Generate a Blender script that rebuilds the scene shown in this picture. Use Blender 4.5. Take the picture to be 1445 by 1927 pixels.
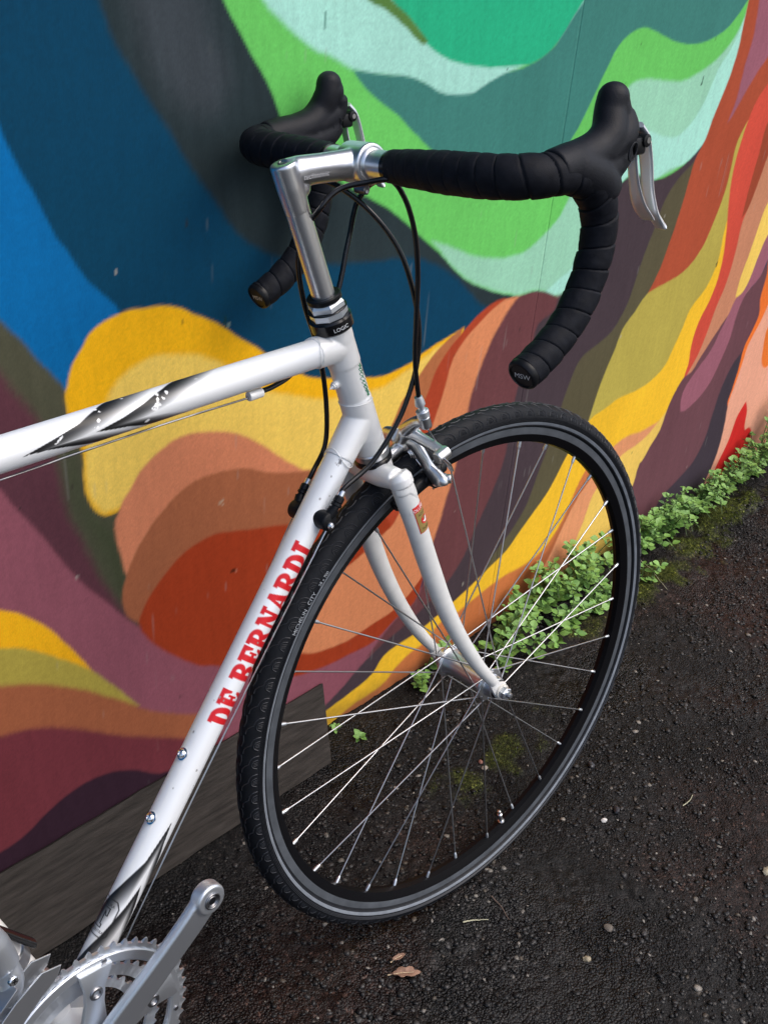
import bpy, bmesh, math, random
import numpy as np
from mathutils import Matrix, Vector

for o in list(bpy.data.objects):
    bpy.data.objects.remove(o, do_unlink=True)
R = math.radians
random.seed(7)
rng = np.random.default_rng(7)
sc = bpy.context.scene
COL = sc.collection

# ------------------------------------------------------------------ camera
cam = bpy.data.cameras.new('camera')
cam_o = bpy.data.objects.new('camera', cam)
COL.objects.link(cam_o)
RW = np.array([[0.7000070407018721, -0.7103157357397033, 0.07376786921148448],
               [-0.3253610557982676, -0.4091709178047169, -0.8524783536200764],
               [0.6357124557039763, 0.5727396577691848, -0.5175316010440233]])
CAM_LOC = np.array([-0.8414280933620831, -0.8990587716386982, 1.1996448263099082])
m = Matrix.Identity(4)
for i in range(3):
    m[i][0] = RW[0][i]
    m[i][1] = -RW[1][i]
    m[i][2] = -RW[2][i]
    m[i][3] = CAM_LOC[i]
cam_o.matrix_world = m
cam.sensor_fit = 'VERTICAL'
cam.sensor_height = 24.0
cam.lens = 24.0 * 0.9926561698447764
cam.clip_start = 0.02
cam.clip_end = 300
sc.camera = cam_o

# ------------------------------------------------------------------ daylight: overcast sky and a weak wide sun
SUN_EL, SUN_ROT = R(56), R(148)
world = bpy.data.worlds.new('World')
sc.world = world
world.use_nodes = True
nt = world.node_tree
sky = nt.nodes.new('ShaderNodeTexSky')
sky.sky_type = 'NISHITA'
sky.sun_disc = False
sky.sun_elevation = SUN_EL
sky.sun_rotation = SUN_ROT
sky.air_density = 1.0
sky.dust_density = 4.0
sky.ozone_density = 1.0
bg = nt.nodes['Background']
nt.links.new(sky.outputs[0], bg.inputs[0])
bg.inputs[1].default_value = 0.14
sun = bpy.data.lights.new('sun', 'SUN')
sun.energy = 0.8
sun.angle = R(50)
sun.color = (1.0, 0.97, 0.93)
sun_o = bpy.data.objects.new('sun', sun)
COL.objects.link(sun_o)
sd = Vector((math.sin(SUN_ROT) * math.cos(SUN_EL), math.cos(SUN_ROT) * math.cos(SUN_EL), math.sin(SUN_EL)))
sun_o.rotation_euler = sd.to_track_quat('Z', 'Y').to_euler()
sun_o.location = sd * 8

sc.view_settings.view_transform = 'Standard'
sc.view_settings.look = 'None'
sc.view_settings.gamma = 1.0
sc.view_settings.exposure = 0.75
sc.view_settings.use_curve_mapping = False

# ------------------------------------------------------------------ helpers
def lin(c):
    c = np.asarray(c, float) / 255.0
    return np.where(c <= 0.04045, c / 12.92, ((c + 0.055) / 1.055) ** 2.4)

def link(name, me, mt=None, parent=None, M=None):
    o = bpy.data.objects.new(name, me)
    COL.objects.link(o)
    if mt is not None and me is not None and not me.materials:
        for x in (mt if isinstance(mt, (list, tuple)) else [mt]):
            me.materials.append(x)
    if parent is not None:
        o.parent = parent
    if M is not None:
        o.matrix_local = M
    return o

def tag(o, label=None, cat=None, group=None, kind=None):
    if label: o['label'] = label
    if cat: o['category'] = cat
    if group: o['group'] = group
    if kind: o['kind'] = kind
    return o

def mesh(name, VF, smooth=40, mi=None):
    V, F = VF
    me = bpy.data.meshes.new(name)
    me.from_pydata([tuple(v) for v in np.asarray(V).tolist()], [], [list(f) for f in F])
    if mi is not None:
        me.polygons.foreach_set('material_index', np.asarray(mi, dtype=np.int32))
    if smooth:
        me.polygons.foreach_set('use_smooth', np.ones(len(me.polygons), dtype=bool))
        if smooth < 180:
            me.set_sharp_from_angle(angle=R(smooth))
    me.update()
    return me

def join(*parts):
    V, F, n = [], [], 0
    for v, f in parts:
        V.append(np.asarray(v, float))
        F += [[i + n for i in q] for q in f]
        n += len(v)
    return np.concatenate(V), F

def xf(VF, M):
    V, F = VF
    M = np.array(M)
    return np.asarray(V) @ M[:3, :3].T + M[:3, 3], F

def catmull(P, n=8, closed=False):
    P = np.asarray(P, float)
    out = []
    N = len(P)
    rngi = range(N) if closed else range(N - 1)
    for i in rngi:
        if closed:
            p0, p1, p2, p3 = P[i - 1], P[i], P[(i + 1) % N], P[(i + 2) % N]
        else:
            p1, p2 = P[i], P[i + 1]
            p0 = P[i - 1] if i > 0 else 2 * p1 - p2
            p3 = P[i + 2] if i + 2 < N else 2 * p2 - p1
        for k in range(n):
            t = k / n
            out.append(0.5 * ((2 * p1) + (-p0 + p2) * t + (2 * p0 - 5 * p1 + 4 * p2 - p3) * t * t + (-p0 + 3 * p1 - 3 * p2 + p3) * t ** 3))
    if not closed:
        out.append(P[-1])
    return np.array(out)

def frames(P, up=(0, 1, 0)):
    P = np.asarray(P, float)
    T = np.gradient(P, axis=0)
    T /= np.linalg.norm(T, axis=1)[:, None] + 1e-12
    u = np.asarray(up, float)
    if abs(u @ T[0]) > 0.95:
        u = np.array([1.0, 0, 0])
    U = []
    for t in T:
        u = u - (u @ t) * t
        u /= np.linalg.norm(u) + 1e-12
        U.append(u.copy())
    U = np.array(U)
    return T, U, np.cross(T, U)

def tube(P, r, n=16, cap=True, up=(0, 1, 0), ab=None):
    """Tube along P; r scalar or per point; ab = (scale along U, scale along V)."""
    P = np.asarray(P, float)
    T, U, W = frames(P, up)
    r = np.broadcast_to(np.asarray(r, float), (len(P),))
    a = np.linspace(0, 2 * np.pi, n, endpoint=False)
    sa, sb = ab if ab else (1, 1)
    V = P[:, None] + r[:, None, None] * (np.cos(a)[None, :, None] * U[:, None] * sa + np.sin(a)[None, :, None] * W[:, None] * sb)
    V = V.reshape(-1, 3)
    F = []
    for i in range(len(P) - 1):
        for k in range(n):
            k2 = (k + 1) % n
            F.append([i * n + k, (i + 1) * n + k, (i + 1) * n + k2, i * n + k2][::-1])
    if cap:
        F.append(list(range(n))[::1])
        F.append([(len(P) - 1) * n + k for k in range(n)][::-1])
    return V, F

def rod(a, b, r, n=16, r2=None):
    return tube([a, b], [r, r if r2 is None else r2], n)

def lathe(prof, o, ax, n=32, ref=None, closed=False):
    """Profile of (radius, distance along axis) turned about the axis ax through o."""
    o = np.asarray(o, float)
    ax = np.asarray(ax, float)
    ax = ax / np.linalg.norm(ax)
    r0 = np.array([0.0, 0, 1]) if abs(ax[2]) < 0.9 else np.array([1.0, 0, 0])
    if ref is not None:
        r0 = np.asarray(ref, float)
    e1 = r0 - (r0 @ ax) * ax
    e1 /= np.linalg.norm(e1)
    e2 = np.cross(ax, e1)
    a = np.linspace(0, 2 * np.pi, n, endpoint=False)
    V = []
    for (r, t) in prof:
        V.append(o + ax * t + r * (np.cos(a)[:, None] * e1 + np.sin(a)[:, None] * e2))
    V = np.concatenate(V)
    F = []
    m = len(prof)
    for i in range(m if closed else m - 1):
        j = (i + 1) % m
        for k in range(n):
            k2 = (k + 1) % n
            F.append([i * n + k, i * n + k2, j * n + k2, j * n + k])
    if not closed:
        if prof[0][0] > 1e-6: F.append([k for k in range(n)][::-1])
        if prof[-1][0] > 1e-6: F.append([(m - 1) * n + k for k in range(n)])
    return V, F

def ellipsoid(c, r, M3=None, n=16):
    V, F = lathe([(max(math.sin(t), 1e-4), -math.cos(t)) for t in np.linspace(0.02, math.pi - 0.02, n // 2 + 2)], (0, 0, 0), (0, 0, 1), n)
    V = V * np.asarray(r)
    if M3 is not None:
        V = V @ np.asarray(M3).T
    return V + np.asarray(c), F

def box(c, s, M3=None):
    V = np.array([[x, y, z] for x in (-.5, .5) for y in (-.5, .5) for z in (-.5, .5)]) * np.asarray(s)
    if M3 is not None:
        V = V @ np.asarray(M3).T
    V = V + np.asarray(c)
    return V, [[0, 1, 3, 2], [4, 6, 7, 5], [0, 4, 5, 1], [2, 3, 7, 6], [0, 2, 6, 4], [1, 5, 7, 3]]

def prism(poly, o, ex, ey, th):
    """Flat polygon in the (ex, ey) plane at o, thickened along ex x ey by th (centred)."""
    o, ex, ey = (np.asarray(q, float) for q in (o, ex, ey))
    nz = np.cross(ex, ey)
    nz /= np.linalg.norm(nz)
    P = np.asarray(poly, float)
    B = o + P[:, :1] * ex + P[:, 1:2] * ey
    n = len(P)
    V = np.concatenate([B - nz * th / 2, B + nz * th / 2])
    F = [list(range(n))[::-1], [n + i for i in range(n)]] + [[i, (i + 1) % n, n + (i + 1) % n, n + i] for i in range(n)]
    return V, F

def bevel(VF, w, seg=2):
    me = bpy.data.meshes.new('tmp')
    me.from_pydata([tuple(v) for v in np.asarray(VF[0]).tolist()], [], VF[1])
    bm = bmesh.new()
    bm.from_mesh(me)
    bmesh.ops.recalc_face_normals(bm, faces=bm.faces)
    ed = [e for e in bm.edges if len(e.link_faces) == 2 and e.calc_face_angle(0) > 0.5]
    bmesh.ops.bevel(bm, geom=ed, offset=w, segments=seg, affect='EDGES', profile=0.5)
    bm.verts.index_update()
    V = np.array([v.co[:] for v in bm.verts])
    F = [[v.index for v in f.verts] for f in bm.faces]
    bm.free()
    bpy.data.meshes.remove(me)
    return V, F

def remesh(name, VF, voxel, smooth=6):
    """Union of overlapping closed shapes as one smooth skin."""
    me = bpy.data.meshes.new('tmp')
    me.from_pydata([tuple(v) for v in np.asarray(VF[0]).tolist()], [], VF[1])
    bm = bmesh.new(); bm.from_mesh(me)
    bmesh.ops.recalc_face_normals(bm, faces=bm.faces)
    bm.to_mesh(me); bm.free()
    o = bpy.data.objects.new('tmp', me)
    COL.objects.link(o)
    md = o.modifiers.new('r', 'REMESH'); md.mode = 'VOXEL'; md.voxel_size = voxel; md.use_smooth_shade = True
    if smooth:
        ms = o.modifiers.new('s', 'SMOOTH'); ms.factor = 0.5; ms.iterations = smooth
    dg = bpy.context.evaluated_depsgraph_get()
    dg.update()
    out = bpy.data.meshes.new_from_object(o.evaluated_get(dg))
    out.name = name
    bpy.data.objects.remove(o)
    bpy.data.meshes.remove(me)
    out.materials.clear()
    out.polygons.foreach_set('use_smooth', np.ones(len(out.polygons), dtype=bool))
    return out

def text_vf(s, size, shear=0.0, align='LEFT'):
    cu = bpy.data.curves.new('t', 'FONT')
    cu.body = s; cu.size = size; cu.shear = shear; cu.align_x = align
    cu.resolution_u = 3
    o = bpy.data.objects.new('t', cu)
    COL.objects.link(o)
    dg = bpy.context.evaluated_depsgraph_get(); dg.update()
    me = bpy.data.meshes.new_from_object(o.evaluated_get(dg))
    V = np.array([v.co[:] for v in me.vertices]).reshape(-1, 3)
    F = [list(p.vertices) for p in me.polygons]
    bpy.data.objects.remove(o); bpy.data.meshes.remove(me); bpy.data.curves.remove(cu)
    return V, F

# value noise on a lattice, vectorised
def vnoise(x, y, seed=0):
    x = np.asarray(x, float); y = np.asarray(y, float)
    xi = np.floor(x).astype(np.int64); yi = np.floor(y).astype(np.int64)
    fx, fy = x - xi, y - yi
    fx = fx * fx * (3 - 2 * fx); fy = fy * fy * (3 - 2 * fy)
    def h(a, b):
        n = (a * 374761393 + b * 668265263 + seed * 974634777) & 0xFFFFFFFF
        n = ((n ^ (n >> 13)) * 1274126177) & 0xFFFFFFFF
        return ((n ^ (n >> 16)) & 0xFFFF) / 65535.0
    return (h(xi, yi) * (1 - fx) + h(xi + 1, yi) * fx) * (1 - fy) + (h(xi, yi + 1) * (1 - fx) + h(xi + 1, yi + 1) * fx) * fy

def fbm(x, y, oct=4, seed=0):
    s, a, t = 0, 0.5, 0
    for k in range(oct):
        s = s + a * vnoise(x * 2 ** k, y * 2 ** k, seed + k * 17); t += a; a *= 0.5
    return s / t

def smooth01(t):
    t = np.clip(t, 0, 1)
    return t * t * (3 - 2 * t)

def poly_sd(px, py, poly):
    """Signed distance to a closed polygon, positive inside."""
    P = np.asarray(poly, float)
    d2 = np.full(px.shape, 1e18)
    inside = np.zeros(px.shape, bool)
    for i in range(len(P)):
        ax, ay = P[i]; bx, by = P[(i + 1) % len(P)]
        ex, ey = bx - ax, by - ay
        L = ex * ex + ey * ey + 1e-12
        t = np.clip(((px - ax) * ex + (py - ay) * ey) / L, 0, 1)
        dx, dy = px - ax - t * ex, py - ay - t * ey
        d2 = np.minimum(d2, dx * dx + dy * dy)
        c = (ay > py) != (by > py)
        if abs(ey) > 1e-12:
            inside ^= c & (px < ax + (py - ay) * ex / ey)
    return np.where(inside, 1, -1) * np.sqrt(d2)

# ------------------------------------------------------------------ materials
def mat(name, base=(.5, .5, .5), rough=.5, metal=0.0, coat=0.0, spec=0.5, attr=None, bump=0, bscale=800, bdet=3, var=0, vscale=30, rvar=0, stretch=None, coat_rough=.1, dirt=0):
    mt = bpy.data.materials.new(name)
    mt.use_nodes = True
    nt = mt.node_tree
    b = nt.nodes['Principled BSDF']
    b.inputs['Base Color'].default_value = (*base, 1)
    b.inputs['Roughness'].default_value = rough
    b.inputs['Metallic'].default_value = metal
    b.inputs['Coat Weight'].default_value = coat
    b.inputs['Coat Roughness'].default_value = coat_rough
    b.inputs['Specular IOR Level'].default_value = spec
    tc = nt.nodes.new('ShaderNodeTexCoord')
    src = tc.outputs['Object']
    if stretch:
        mp = nt.nodes.new('ShaderNodeMapping'); mp.inputs['Scale'].default_value = stretch
        nt.links.new(src, mp.inputs[0]); src = mp.outputs[0]
    colsock = None
    if attr:
        at = nt.nodes.new('ShaderNodeAttribute'); at.attribute_name = attr
        colsock = at.outputs['Color']
        nt.links.new(colsock, b.inputs['Base Color'])
    if var or rvar:
        nz = nt.nodes.new('ShaderNodeTexNoise'); nz.inputs['Scale'].default_value = vscale; nz.inputs['Detail'].default_value = 5
        nt.links.new(src, nz.inputs['Vector'])
    if var:
        mr = nt.nodes.new('ShaderNodeMapRange')
        mr.inputs[1].default_value = 0.25; mr.inputs[2].default_value = 0.75
        mr.inputs[3].default_value = 1 - var; mr.inputs[4].default_value = 1 + var
        nt.links.new(nz.outputs[0], mr.inputs[0])
        mx = nt.nodes.new('ShaderNodeMix'); mx.data_type = 'RGBA'; mx.blend_type = 'MULTIPLY'; mx.inputs[0].default_value = 1
        if colsock is not None: nt.links.new(colsock, mx.inputs[6])
        else: mx.inputs[6].default_value = (*base, 1)
        nt.links.new(mr.outputs[0], mx.inputs[7])
        nt.links.new(mx.outputs[2], b.inputs['Base Color'])
    if rvar:
        m2 = nt.nodes.new('ShaderNodeMapRange')
        m2.inputs[1].default_value = 0.3; m2.inputs[2].default_value = 0.7
        m2.inputs[3].default_value = max(0.02, rough - rvar); m2.inputs[4].default_value = min(1, rough + rvar)
        nt.links.new(nz.outputs[0], m2.inputs[0]); nt.links.new(m2.outputs[0], b.inputs['Roughness'])
    if bump:
        n2 = nt.nodes.new('ShaderNodeTexNoise'); n2.inputs['Scale'].default_value = bscale; n2.inputs['Detail'].default_value = bdet
        nt.links.new(src, n2.inputs['Vector'])
        bp = nt.nodes.new('ShaderNodeBump'); bp.inputs['Strength'].default_value = 1.0; bp.inputs['Distance'].default_value = bump
        nt.links.new(n2.outputs[0], bp.inputs['Height']); nt.links.new(bp.outputs[0], b.inputs['Normal'])
    return mt

PEARL = mat('pearl white paint', (.80, .80, .785), .36, .14, .15, var=.04, vscale=60, bump=.00003, bscale=2500)
PAINT = mat('printed pearl paint', (.8, .8, .8), .36, .14, .05, .3, attr='paint', bump=.00003, bscale=2500)
FORKP = mat('cream fork paint', (.66, .665, .65), .45, .1, .1, .4, var=.06, vscale=90, bump=.00003, bscale=2500)
ALU = mat('polished aluminium', (.74, .75, .77), .33, 1)
BRK = mat('brake alloy', (.56, .575, .60), .30, 1)
CAGE = mat('derailleur plate', (.58, .60, .63), .30, .92)
LEVER = mat('anodised lever', (.66, .68, .71), .36, .55)
ALUB = mat('satin aluminium', (.70, .735, .78), .46, 1)
CHROME = mat('chrome', (.74, .755, .78), .19, 1)
STEEL = mat('spoke steel', (.50, .51, .53), .38, 1)
DKSTEEL = mat('dark steel', (.26, .26, .27), .35, 1)
RUBBER = mat('tyre rubber', (.0070, .0080, .0105), .6, spec=.18, var=.3, vscale=80, bump=.00010, bscale=900)
TREADM = mat('tread rubber', (.019, .021, .026), .55, spec=.35, bump=.0001, bscale=900)
REFL = mat('reflective stripe', (.22, .245, .28), .42, .3, var=.25, vscale=60)
RIMB = mat('black rim', (.004, .004, .005), .35, 0, 0, .10)
TRACK = mat('worn brake track', (.13, .145, .165), .5, .6, var=.25, vscale=50, bump=.00005, bscale=1200)
TAPE = mat('bar tape', (.0065, .0075, .011), .6, spec=.12, var=.35, vscale=120, bump=.00025, bscale=1400)
HOODM = mat('hood rubber', (.0080, .0090, .0125), .5, spec=.17, var=.2, vscale=90, bump=.00030, bscale=1100, bdet=4)
BLACKP = mat('black plastic', (.006, .0065, .008), .4, spec=.2, rvar=.1)
GLOSSB = mat('gloss black', (.005, .005, .006), .22, 0, .1, .35)
WHITEINK = mat('white print', (.72, .73, .74), .5)
DIMINK = mat('dim print', (.42, .43, .45), .5)
GREYINK = mat('grey print', (.36, .39, .42), .5)
BLACKINK = mat('black print', (.01, .01, .011), .5)
RED = mat('red print', (.55, .02, .02), .45)
GOLD = mat('gold print', (.27, .19, .055), .5)
GREENP = mat('green print', (.03, .20, .10), .5)
LIP = mat('cream nut', (.62, .6, .54), .4)
WOOD = mat('weathered plank', (.036, .031, .027), .85, spec=.15, var=.45, vscale=16, stretch=(1.3, 13, 13), bump=.0010, bscale=70, bdet=6)

# ------------------------------------------------------------------ the painted wall
MURAL = [
  ('charcoal', (40, 52, 57), 6.2,
   [-301,1162,-287,1100,-273,1064,-254,1034,-237,1009,-217,981,-190,941,-163,909,-135,871,-103,844,-54,820,-2,806,72,795,132,789,178,782,251,749,295,718,333,686,367,677,440,675,407,813,68,1043,-93,1170]),
  ('charcoal haze', (58, 65, 72), 23.9,
   [-261,1125,-247,1072,-225,1029,-198,1003,-161,993,-140,1025,-160,1070,-190,1126]),
  ('bright blue', (0, 100, 163), 1.7,
   [-444,1138,-395,999,-389,981,-381,962,-368,935,-355,905,-349,891,-342,880,-332,862,-320,843,-303,825,-286,802,-304,776,-338,749,-355,726,-372,745,-387,767,-410,801,-419,814,-488,870]),
  ('olive dark', (72, 72, 58), 3.5,
   [-503,915,-418,823,-408,810,-397,796,-386,777,-371,756,-355,729,-357,701,-346,669,-332,638,-317,613,-289,603,-278,556,-250,514,-269,443,-287,380,-572,524]),
  ('green dark', (58, 64, 46), 19.3,
   [-356,660,-340,579,-312,539,-299,465,-305,427,-331,518,-358,607]),
  ('plum dark', (82, 48, 58), 9.0,
   [-512,865,-425,770,-416,752,-403,731,-390,709,-373,646,-367,585,-353,544,-334,486,-318,445,-302,413,-287,377,-572,521]),
  ('mauve', (128, 74, 87), 3.5,
   [-529,766,-441,643,-425,614,-408,583,-390,547,-372,510,-352,476,-330,446,-308,413,-289,387,-264,351,-232,318,-196,284,-165,264,-16,188,35,172,96,161,158,163,207,172,251,192,319,193,338,73,246,23,71,-70,-270,90,-607,325]),
  ('yellow low', (222, 162, 24), 2.5,
   [-565,565,-460,495,-441,482,-418,458,-402,436,-382,402,-366,372,-356,348,-385,368,-411,392,-469,431,-579,483]),
  ('olive low', (154, 139, 62), 3.1,
   [-576,499,-467,445,-436,428,-410,406,-384,381,-360,356,-340,328,-321,299,-294,257,-323,272,-352,299,-415,353,-475,383,-588,430]),
  ('brown low', (141, 82, 56), 4.7,
   [-586,443,-473,393,-447,381,-414,363,-381,338,-351,310,-322,283,-302,263,-279,239,-237,209,-198,185,-156,168,-176,91,-600,361]),
  ('maroon', (102, 46, 54), 5.6,
   [-600,361,-483,321,-458,314,-421,297,-378,266,-326,224,-273,188,-220,153,-156,116,-185,-111,-667,-21]),
  ('near black', (48, 30, 42), 3.0,
   [-635,162,-506,138,-472,143,-435,162,-405,172,-368,174,-330,163,-299,142,-268,114,-233,102,-249,-61,-667,-21]),
  ('yellow', (226, 168, 22), 2.4,
   [-357,729,-353,739,-346,757,-334,772,-323,787,-305,797,-282,802,-255,802,-230,799,-207,791,-186,779,-158,763,-133,744,-102,721,-68,693,-32,670,-13,659,9,651,56,638,97,628,128,622,160,624,190,629,211,637,258,649,299,657,289,622,242,608,217,597,196,577,177,552,161,524,142,497,110,481,56,487,12,504,-11,511,-40,533,-73,561,-105,589,-133,606,-174,621,-215,627,-246,617,-271,597,-287,581,-296,574,-302,565,-309,563,-323,565,-336,581,-344,602,-344,622,-343,652,-351,678,-357,701,-357,714]),
  ('pale yellow', (228, 192, 92), 5.5,
   [-321,688,-310,706,-300,721,-286,732,-268,739,-245,743,-216,738,-187,730,-162,718,-134,696,-84,658,-30,636,11,620,68,609,131,605,191,621,250,640,286,640,242,608,196,577,161,524,110,481,56,487,12,504,-40,533,-105,589,-174,621,-215,627,-246,617,-271,597,-291,575,-305,568,-310,568,-323,569,-333,584,-340,600,-341,621,-339,651,-332,672]),
  ('terracotta', (190, 118, 88), 3.2,
   [-286,588,-271,607,-245,624,-215,634,-174,628,-133,613,-105,596,-73,569,-41,541,-11,519,12,513,56,491,18,443,-252,468,-285,442,-300,474,-306,502,-310,527,-309,551,-302,565,-296,577]),
  ('brown arch', (146, 87, 60), 2.6,
   [-299,470,-288,494,-268,519,-244,541,-221,557,-197,566,-169,567,-133,562,-117,558,-79,539,-41,525,-11,517,11,513,55,502,110,489,171,442,132,371,65,370,-52,427,-166,456,-229,442,-263,408,-283,390,-294,400,-303,413,-307,435,-305,455]),
  ('brown stripe', (174, 105, 68), 2.4,
   [296,658,255,641,219,615,190,583,174,570,159,542,135,513,99,485,125,440,187,408,212,493,242,538,257,595,288,631]),
  ('rust red', (142, 52, 26), 3.0,
   [-286,392,-283,401,-271,421,-254,440,-227,461,-199,473,-166,476,-128,467,-99,458,-53,446,21,420,84,409,144,424,202,383,207,342,127,304,71,279,30,216,77,192,149,189,223,209,288,267,337,258,286,252,254,168,209,154,161,132,98,134,37,140,-14,152,-76,189,-165,255,-196,273,-233,309,-265,346]),
  ('red stripe', (172, 68, 42), 2.5,
   [144,419,169,461,193,499,217,545,231,568,245,601,271,630,307,656,336,673,391,683,415,667,375,637,318,597,289,547,266,500,245,426,221,376,189,339]),
  ('orange tan', (206, 130, 90), 2.2,
   [438,684,428,681,392,681,347,663,305,636,283,613,268,558,250,505,230,450,206,401,181,357,152,344,124,330,69,310,0,272,-24,218,11,184,50,173,96,166,157,172,206,177,250,202,297,253,340,321,358,377,375,471,389,571,415,637]),
  ('plum', (104, 62, 66), 4.8,
   [432,682,459,682,486,679,504,672,538,663,560,628,519,614,500,575,495,533,482,499,485,388,470,356,456,295,426,243,404,200,355,148,286,134,228,110,181,104,145,106,209,154,254,168,283,269,297,317,307,357,318,398,337,524,339,538,356,587,376,627,402,658]),
  ('dark purple', (69, 57, 64), 3.9,
   [542,661,584,701,620,784,669,827,698,835,771,818,811,830,863,835,903,855,928,883,964,851,939,802,877,772,843,726,826,679,799,604,768,546,717,527,661,502,650,482,630,438,614,346,604,302,567,239,532,184,492,146,434,124,398,114,357,102,294,76,224,80,188,73,163,47,114,35,65,25,28,41,59,55,95,72,132,95,179,114,223,125,285,146,337,171,376,212,396,255,424,307,449,363,456,397,460,505,469,540,484,579,491,620,530,635]),
  ('green', (105, 196, 98), 2.0,
   [-189,1166,-146,1099,-121,1063,-105,1041,-91,1023,-78,1002,-66,978,-34,940,18,907,70,880,113,859,148,836,186,809,234,774,277,740,326,715,384,693,425,682,459,682,503,673,542,661,602,743,669,827,698,835,771,818,863,835,928,883,968,1014,964,1094,955,1210]),
  ('mint', (165, 220, 208), 4.5,
   [-133,1168,-95,1099,-82,1087,-58,1070,-24,1051,3,1042,34,1028,37,1027,66,1020,96,1016,136,1011,163,1003,195,989,227,983,262,985,292,996,327,1008,359,1017,483,1083,525,1194]),
  ('emerald', (40, 174, 130), 1.8,
   [47,1175,77,1119,107,1087,142,1066,160,1050,181,1039,212,1029,251,1022,291,1018,330,1017,356,1017,386,1021,418,1035,441,1055,457,1074,476,1096,525,1194]),
  ('olive strip', (84, 124, 62), 1.6,
   [-6,1149,57,1098,88,1087,120,1070,144,1054,157,1049,162,1053,142,1069,118,1085,94,1098,57,1150]),
  ('teal', (62, 124, 117), 2.4,
   [37,1027,66,1022,96,1019,136,1014,163,1006,194,993,226,988,261,989,291,1000,326,1010,360,1015,386,1021,418,1035,441,1055,457,1074,476,1096,525,1194,1069,1215,958,1094,933,1070,901,1049,865,1037,822,1031,765,1033,718,1042,677,1053,645,1058,618,1053,585,1035,563,1004,533,954,501,909,463,876,363,872,265,891,195,920,151,948,117,972,83,990,52,1012]),
  ('pale mint green', (152, 207, 180), 4.7,
   [638,978,678,984,732,979,791,975,843,986,894,1003,939,1035,959,1067,964,1094,963,1015,928,883,861,839,769,822,697,838,668,829,592,727,551,660,503,673,459,683,425,683,384,695,326,717,277,742,234,776,205,803,245,789,286,771,340,755,393,749,441,756,476,774,505,795,520,819,561,874,597,941]),
  ('light mint', (166, 222, 208), 3.0,
   [961,1071,943,1026,908,986,884,936,851,901,817,886,769,890,721,903,671,904,615,844,583,754,559,700,534,690,516,681,499,675,541,662,605,733,668,828,697,837,770,819,811,831,862,836,903,856,929,880,958,969,968,1014,962,1090]),
  ('olive grey', (88, 82, 62), 2.9,
   [938,886,903,840,854,812,822,779,805,732,788,685,776,638,763,595,730,554,680,536,640,521,623,489,608,444,584,356,568,314,544,248,507,207,464,175,433,130,480,127,539,150,597,187,640,219,692,284,739,361,765,421,794,468,813,518,856,550,880,588,896,641,917,681,929,741,934,834]),
  ('rust wedge', (168, 77, 52), 2.3,
   [973,1211,960,1094,963,1015,954,969,929,904,920,872,898,838,891,783,880,727,870,688,857,647,829,602,880,588,989,609,1069,659,1081,720,1097,813,1110,867,1138,912,1283,1223]),
  ('mauve streak', (150, 92, 108), 3.8,
   [976,1173,999,1094,1008,1039,1002,987,1001,934,989,896,997,901,1024,936,1052,970,1086,1002,1246,1145]),
  ('leaf olive', (180, 164, 78), 2.1,
   [1068,893,1046,857,1045,819,1045,767,1026,704,1010,669,967,631,914,617,864,611,830,605,798,577,767,550,755,517,738,480,723,433,709,368,796,355,867,369,962,383,1013,417,1032,467,1056,507,1105,543,1117,608,1108,690,1096,754,1089,804,1085,854,1078,889]),
  ('yellow right', (240, 188, 48), 2.2,
   [1083,705,1082,694,1088,632,1086,613,1063,570,1016,535,1004,501,985,463,966,429,921,406,865,398,807,399,763,389,713,378,653,315,619,264,580,230,540,197,506,169,459,151,428,138,395,127,355,115,320,106,267,95,223,92,186,85,162,60,113,47,64,40,-6,27,-1,-97,178,-115,460,-14,631,-19,812,8,997,133,1019,188,1059,252,1092,331,1111,388,1111,438,1140,494,1145,574,1141,626,1104,686]),
  ('orange brown', (200, 116, 68), 4.6,
   [764,283,728,252,699,197,677,155,635,119,578,107,529,109,464,103,417,93,370,85,335,85,291,60,257,55,222,40,200,23,172,17,124,15,90,9,208,-133,477,-104,778,-147,734,9,737,64,756,127,784,173,837,234,840,282]),
  ('brown ribbon', (172, 98, 62), 6.4,
   [748,240,718,207,691,163,652,109,605,85,640,59,680,104,719,158,752,202,773,225]),
  ('salmon ribbon', (224, 150, 108), 4.6,
   [1000,291,925,290,871,294,828,284,758,230,721,196,694,152,664,95,640,51,634,-34,795,-69,801,80,813,116,831,176,904,243,950,257,990,272]),
  ('pale ribbon', (236, 196, 98), 3.7,
   [1025,312,1001,294,954,268,916,259,872,254,788,191,770,133,757,98,745,37,834,-131,1063,-101,997,133,1009,186,1029,219,1059,264]),
  ('red ribbon', (206, 78, 62), 2.2,
   [1328,1164,1113,955,1083,926,1068,893,1061,856,1057,808,1066,758,1085,700,1093,677,1105,632,1108,581,1094,538,1069,498,1061,449,1069,403,1065,373,1102,359,1138,403,1151,448,1172,499,1199,559,1197,628,1191,689,1181,760,1180,822,1180,879,1383,1092]),
  ('dark rust', (150, 68, 46), 2.0,
   [1383,1092,1152,881,1149,825,1145,765,1146,701,1185,733,1199,788,1214,823,1427,1034]),
  ('tan ribbon', (196, 132, 102), 2.2,
   [1434,1024,1193,820,1183,778,1167,724,1154,694,1157,634,1153,568,1131,508,1118,455,1100,413,1070,372,1143,392,1205,452,1229,479,1246,511,1255,522,1242,563,1256,607,1264,665,1271,706,1506,930]),
  ('yellow ribbon', (240, 201, 98), 2.2,
   [1498,941,1245,710,1236,672,1228,623,1215,568,1215,523,1257,518,1289,547,1302,599,1321,642,1603,802]),
  ('plum right', (106, 69, 77), 3.1,
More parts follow.
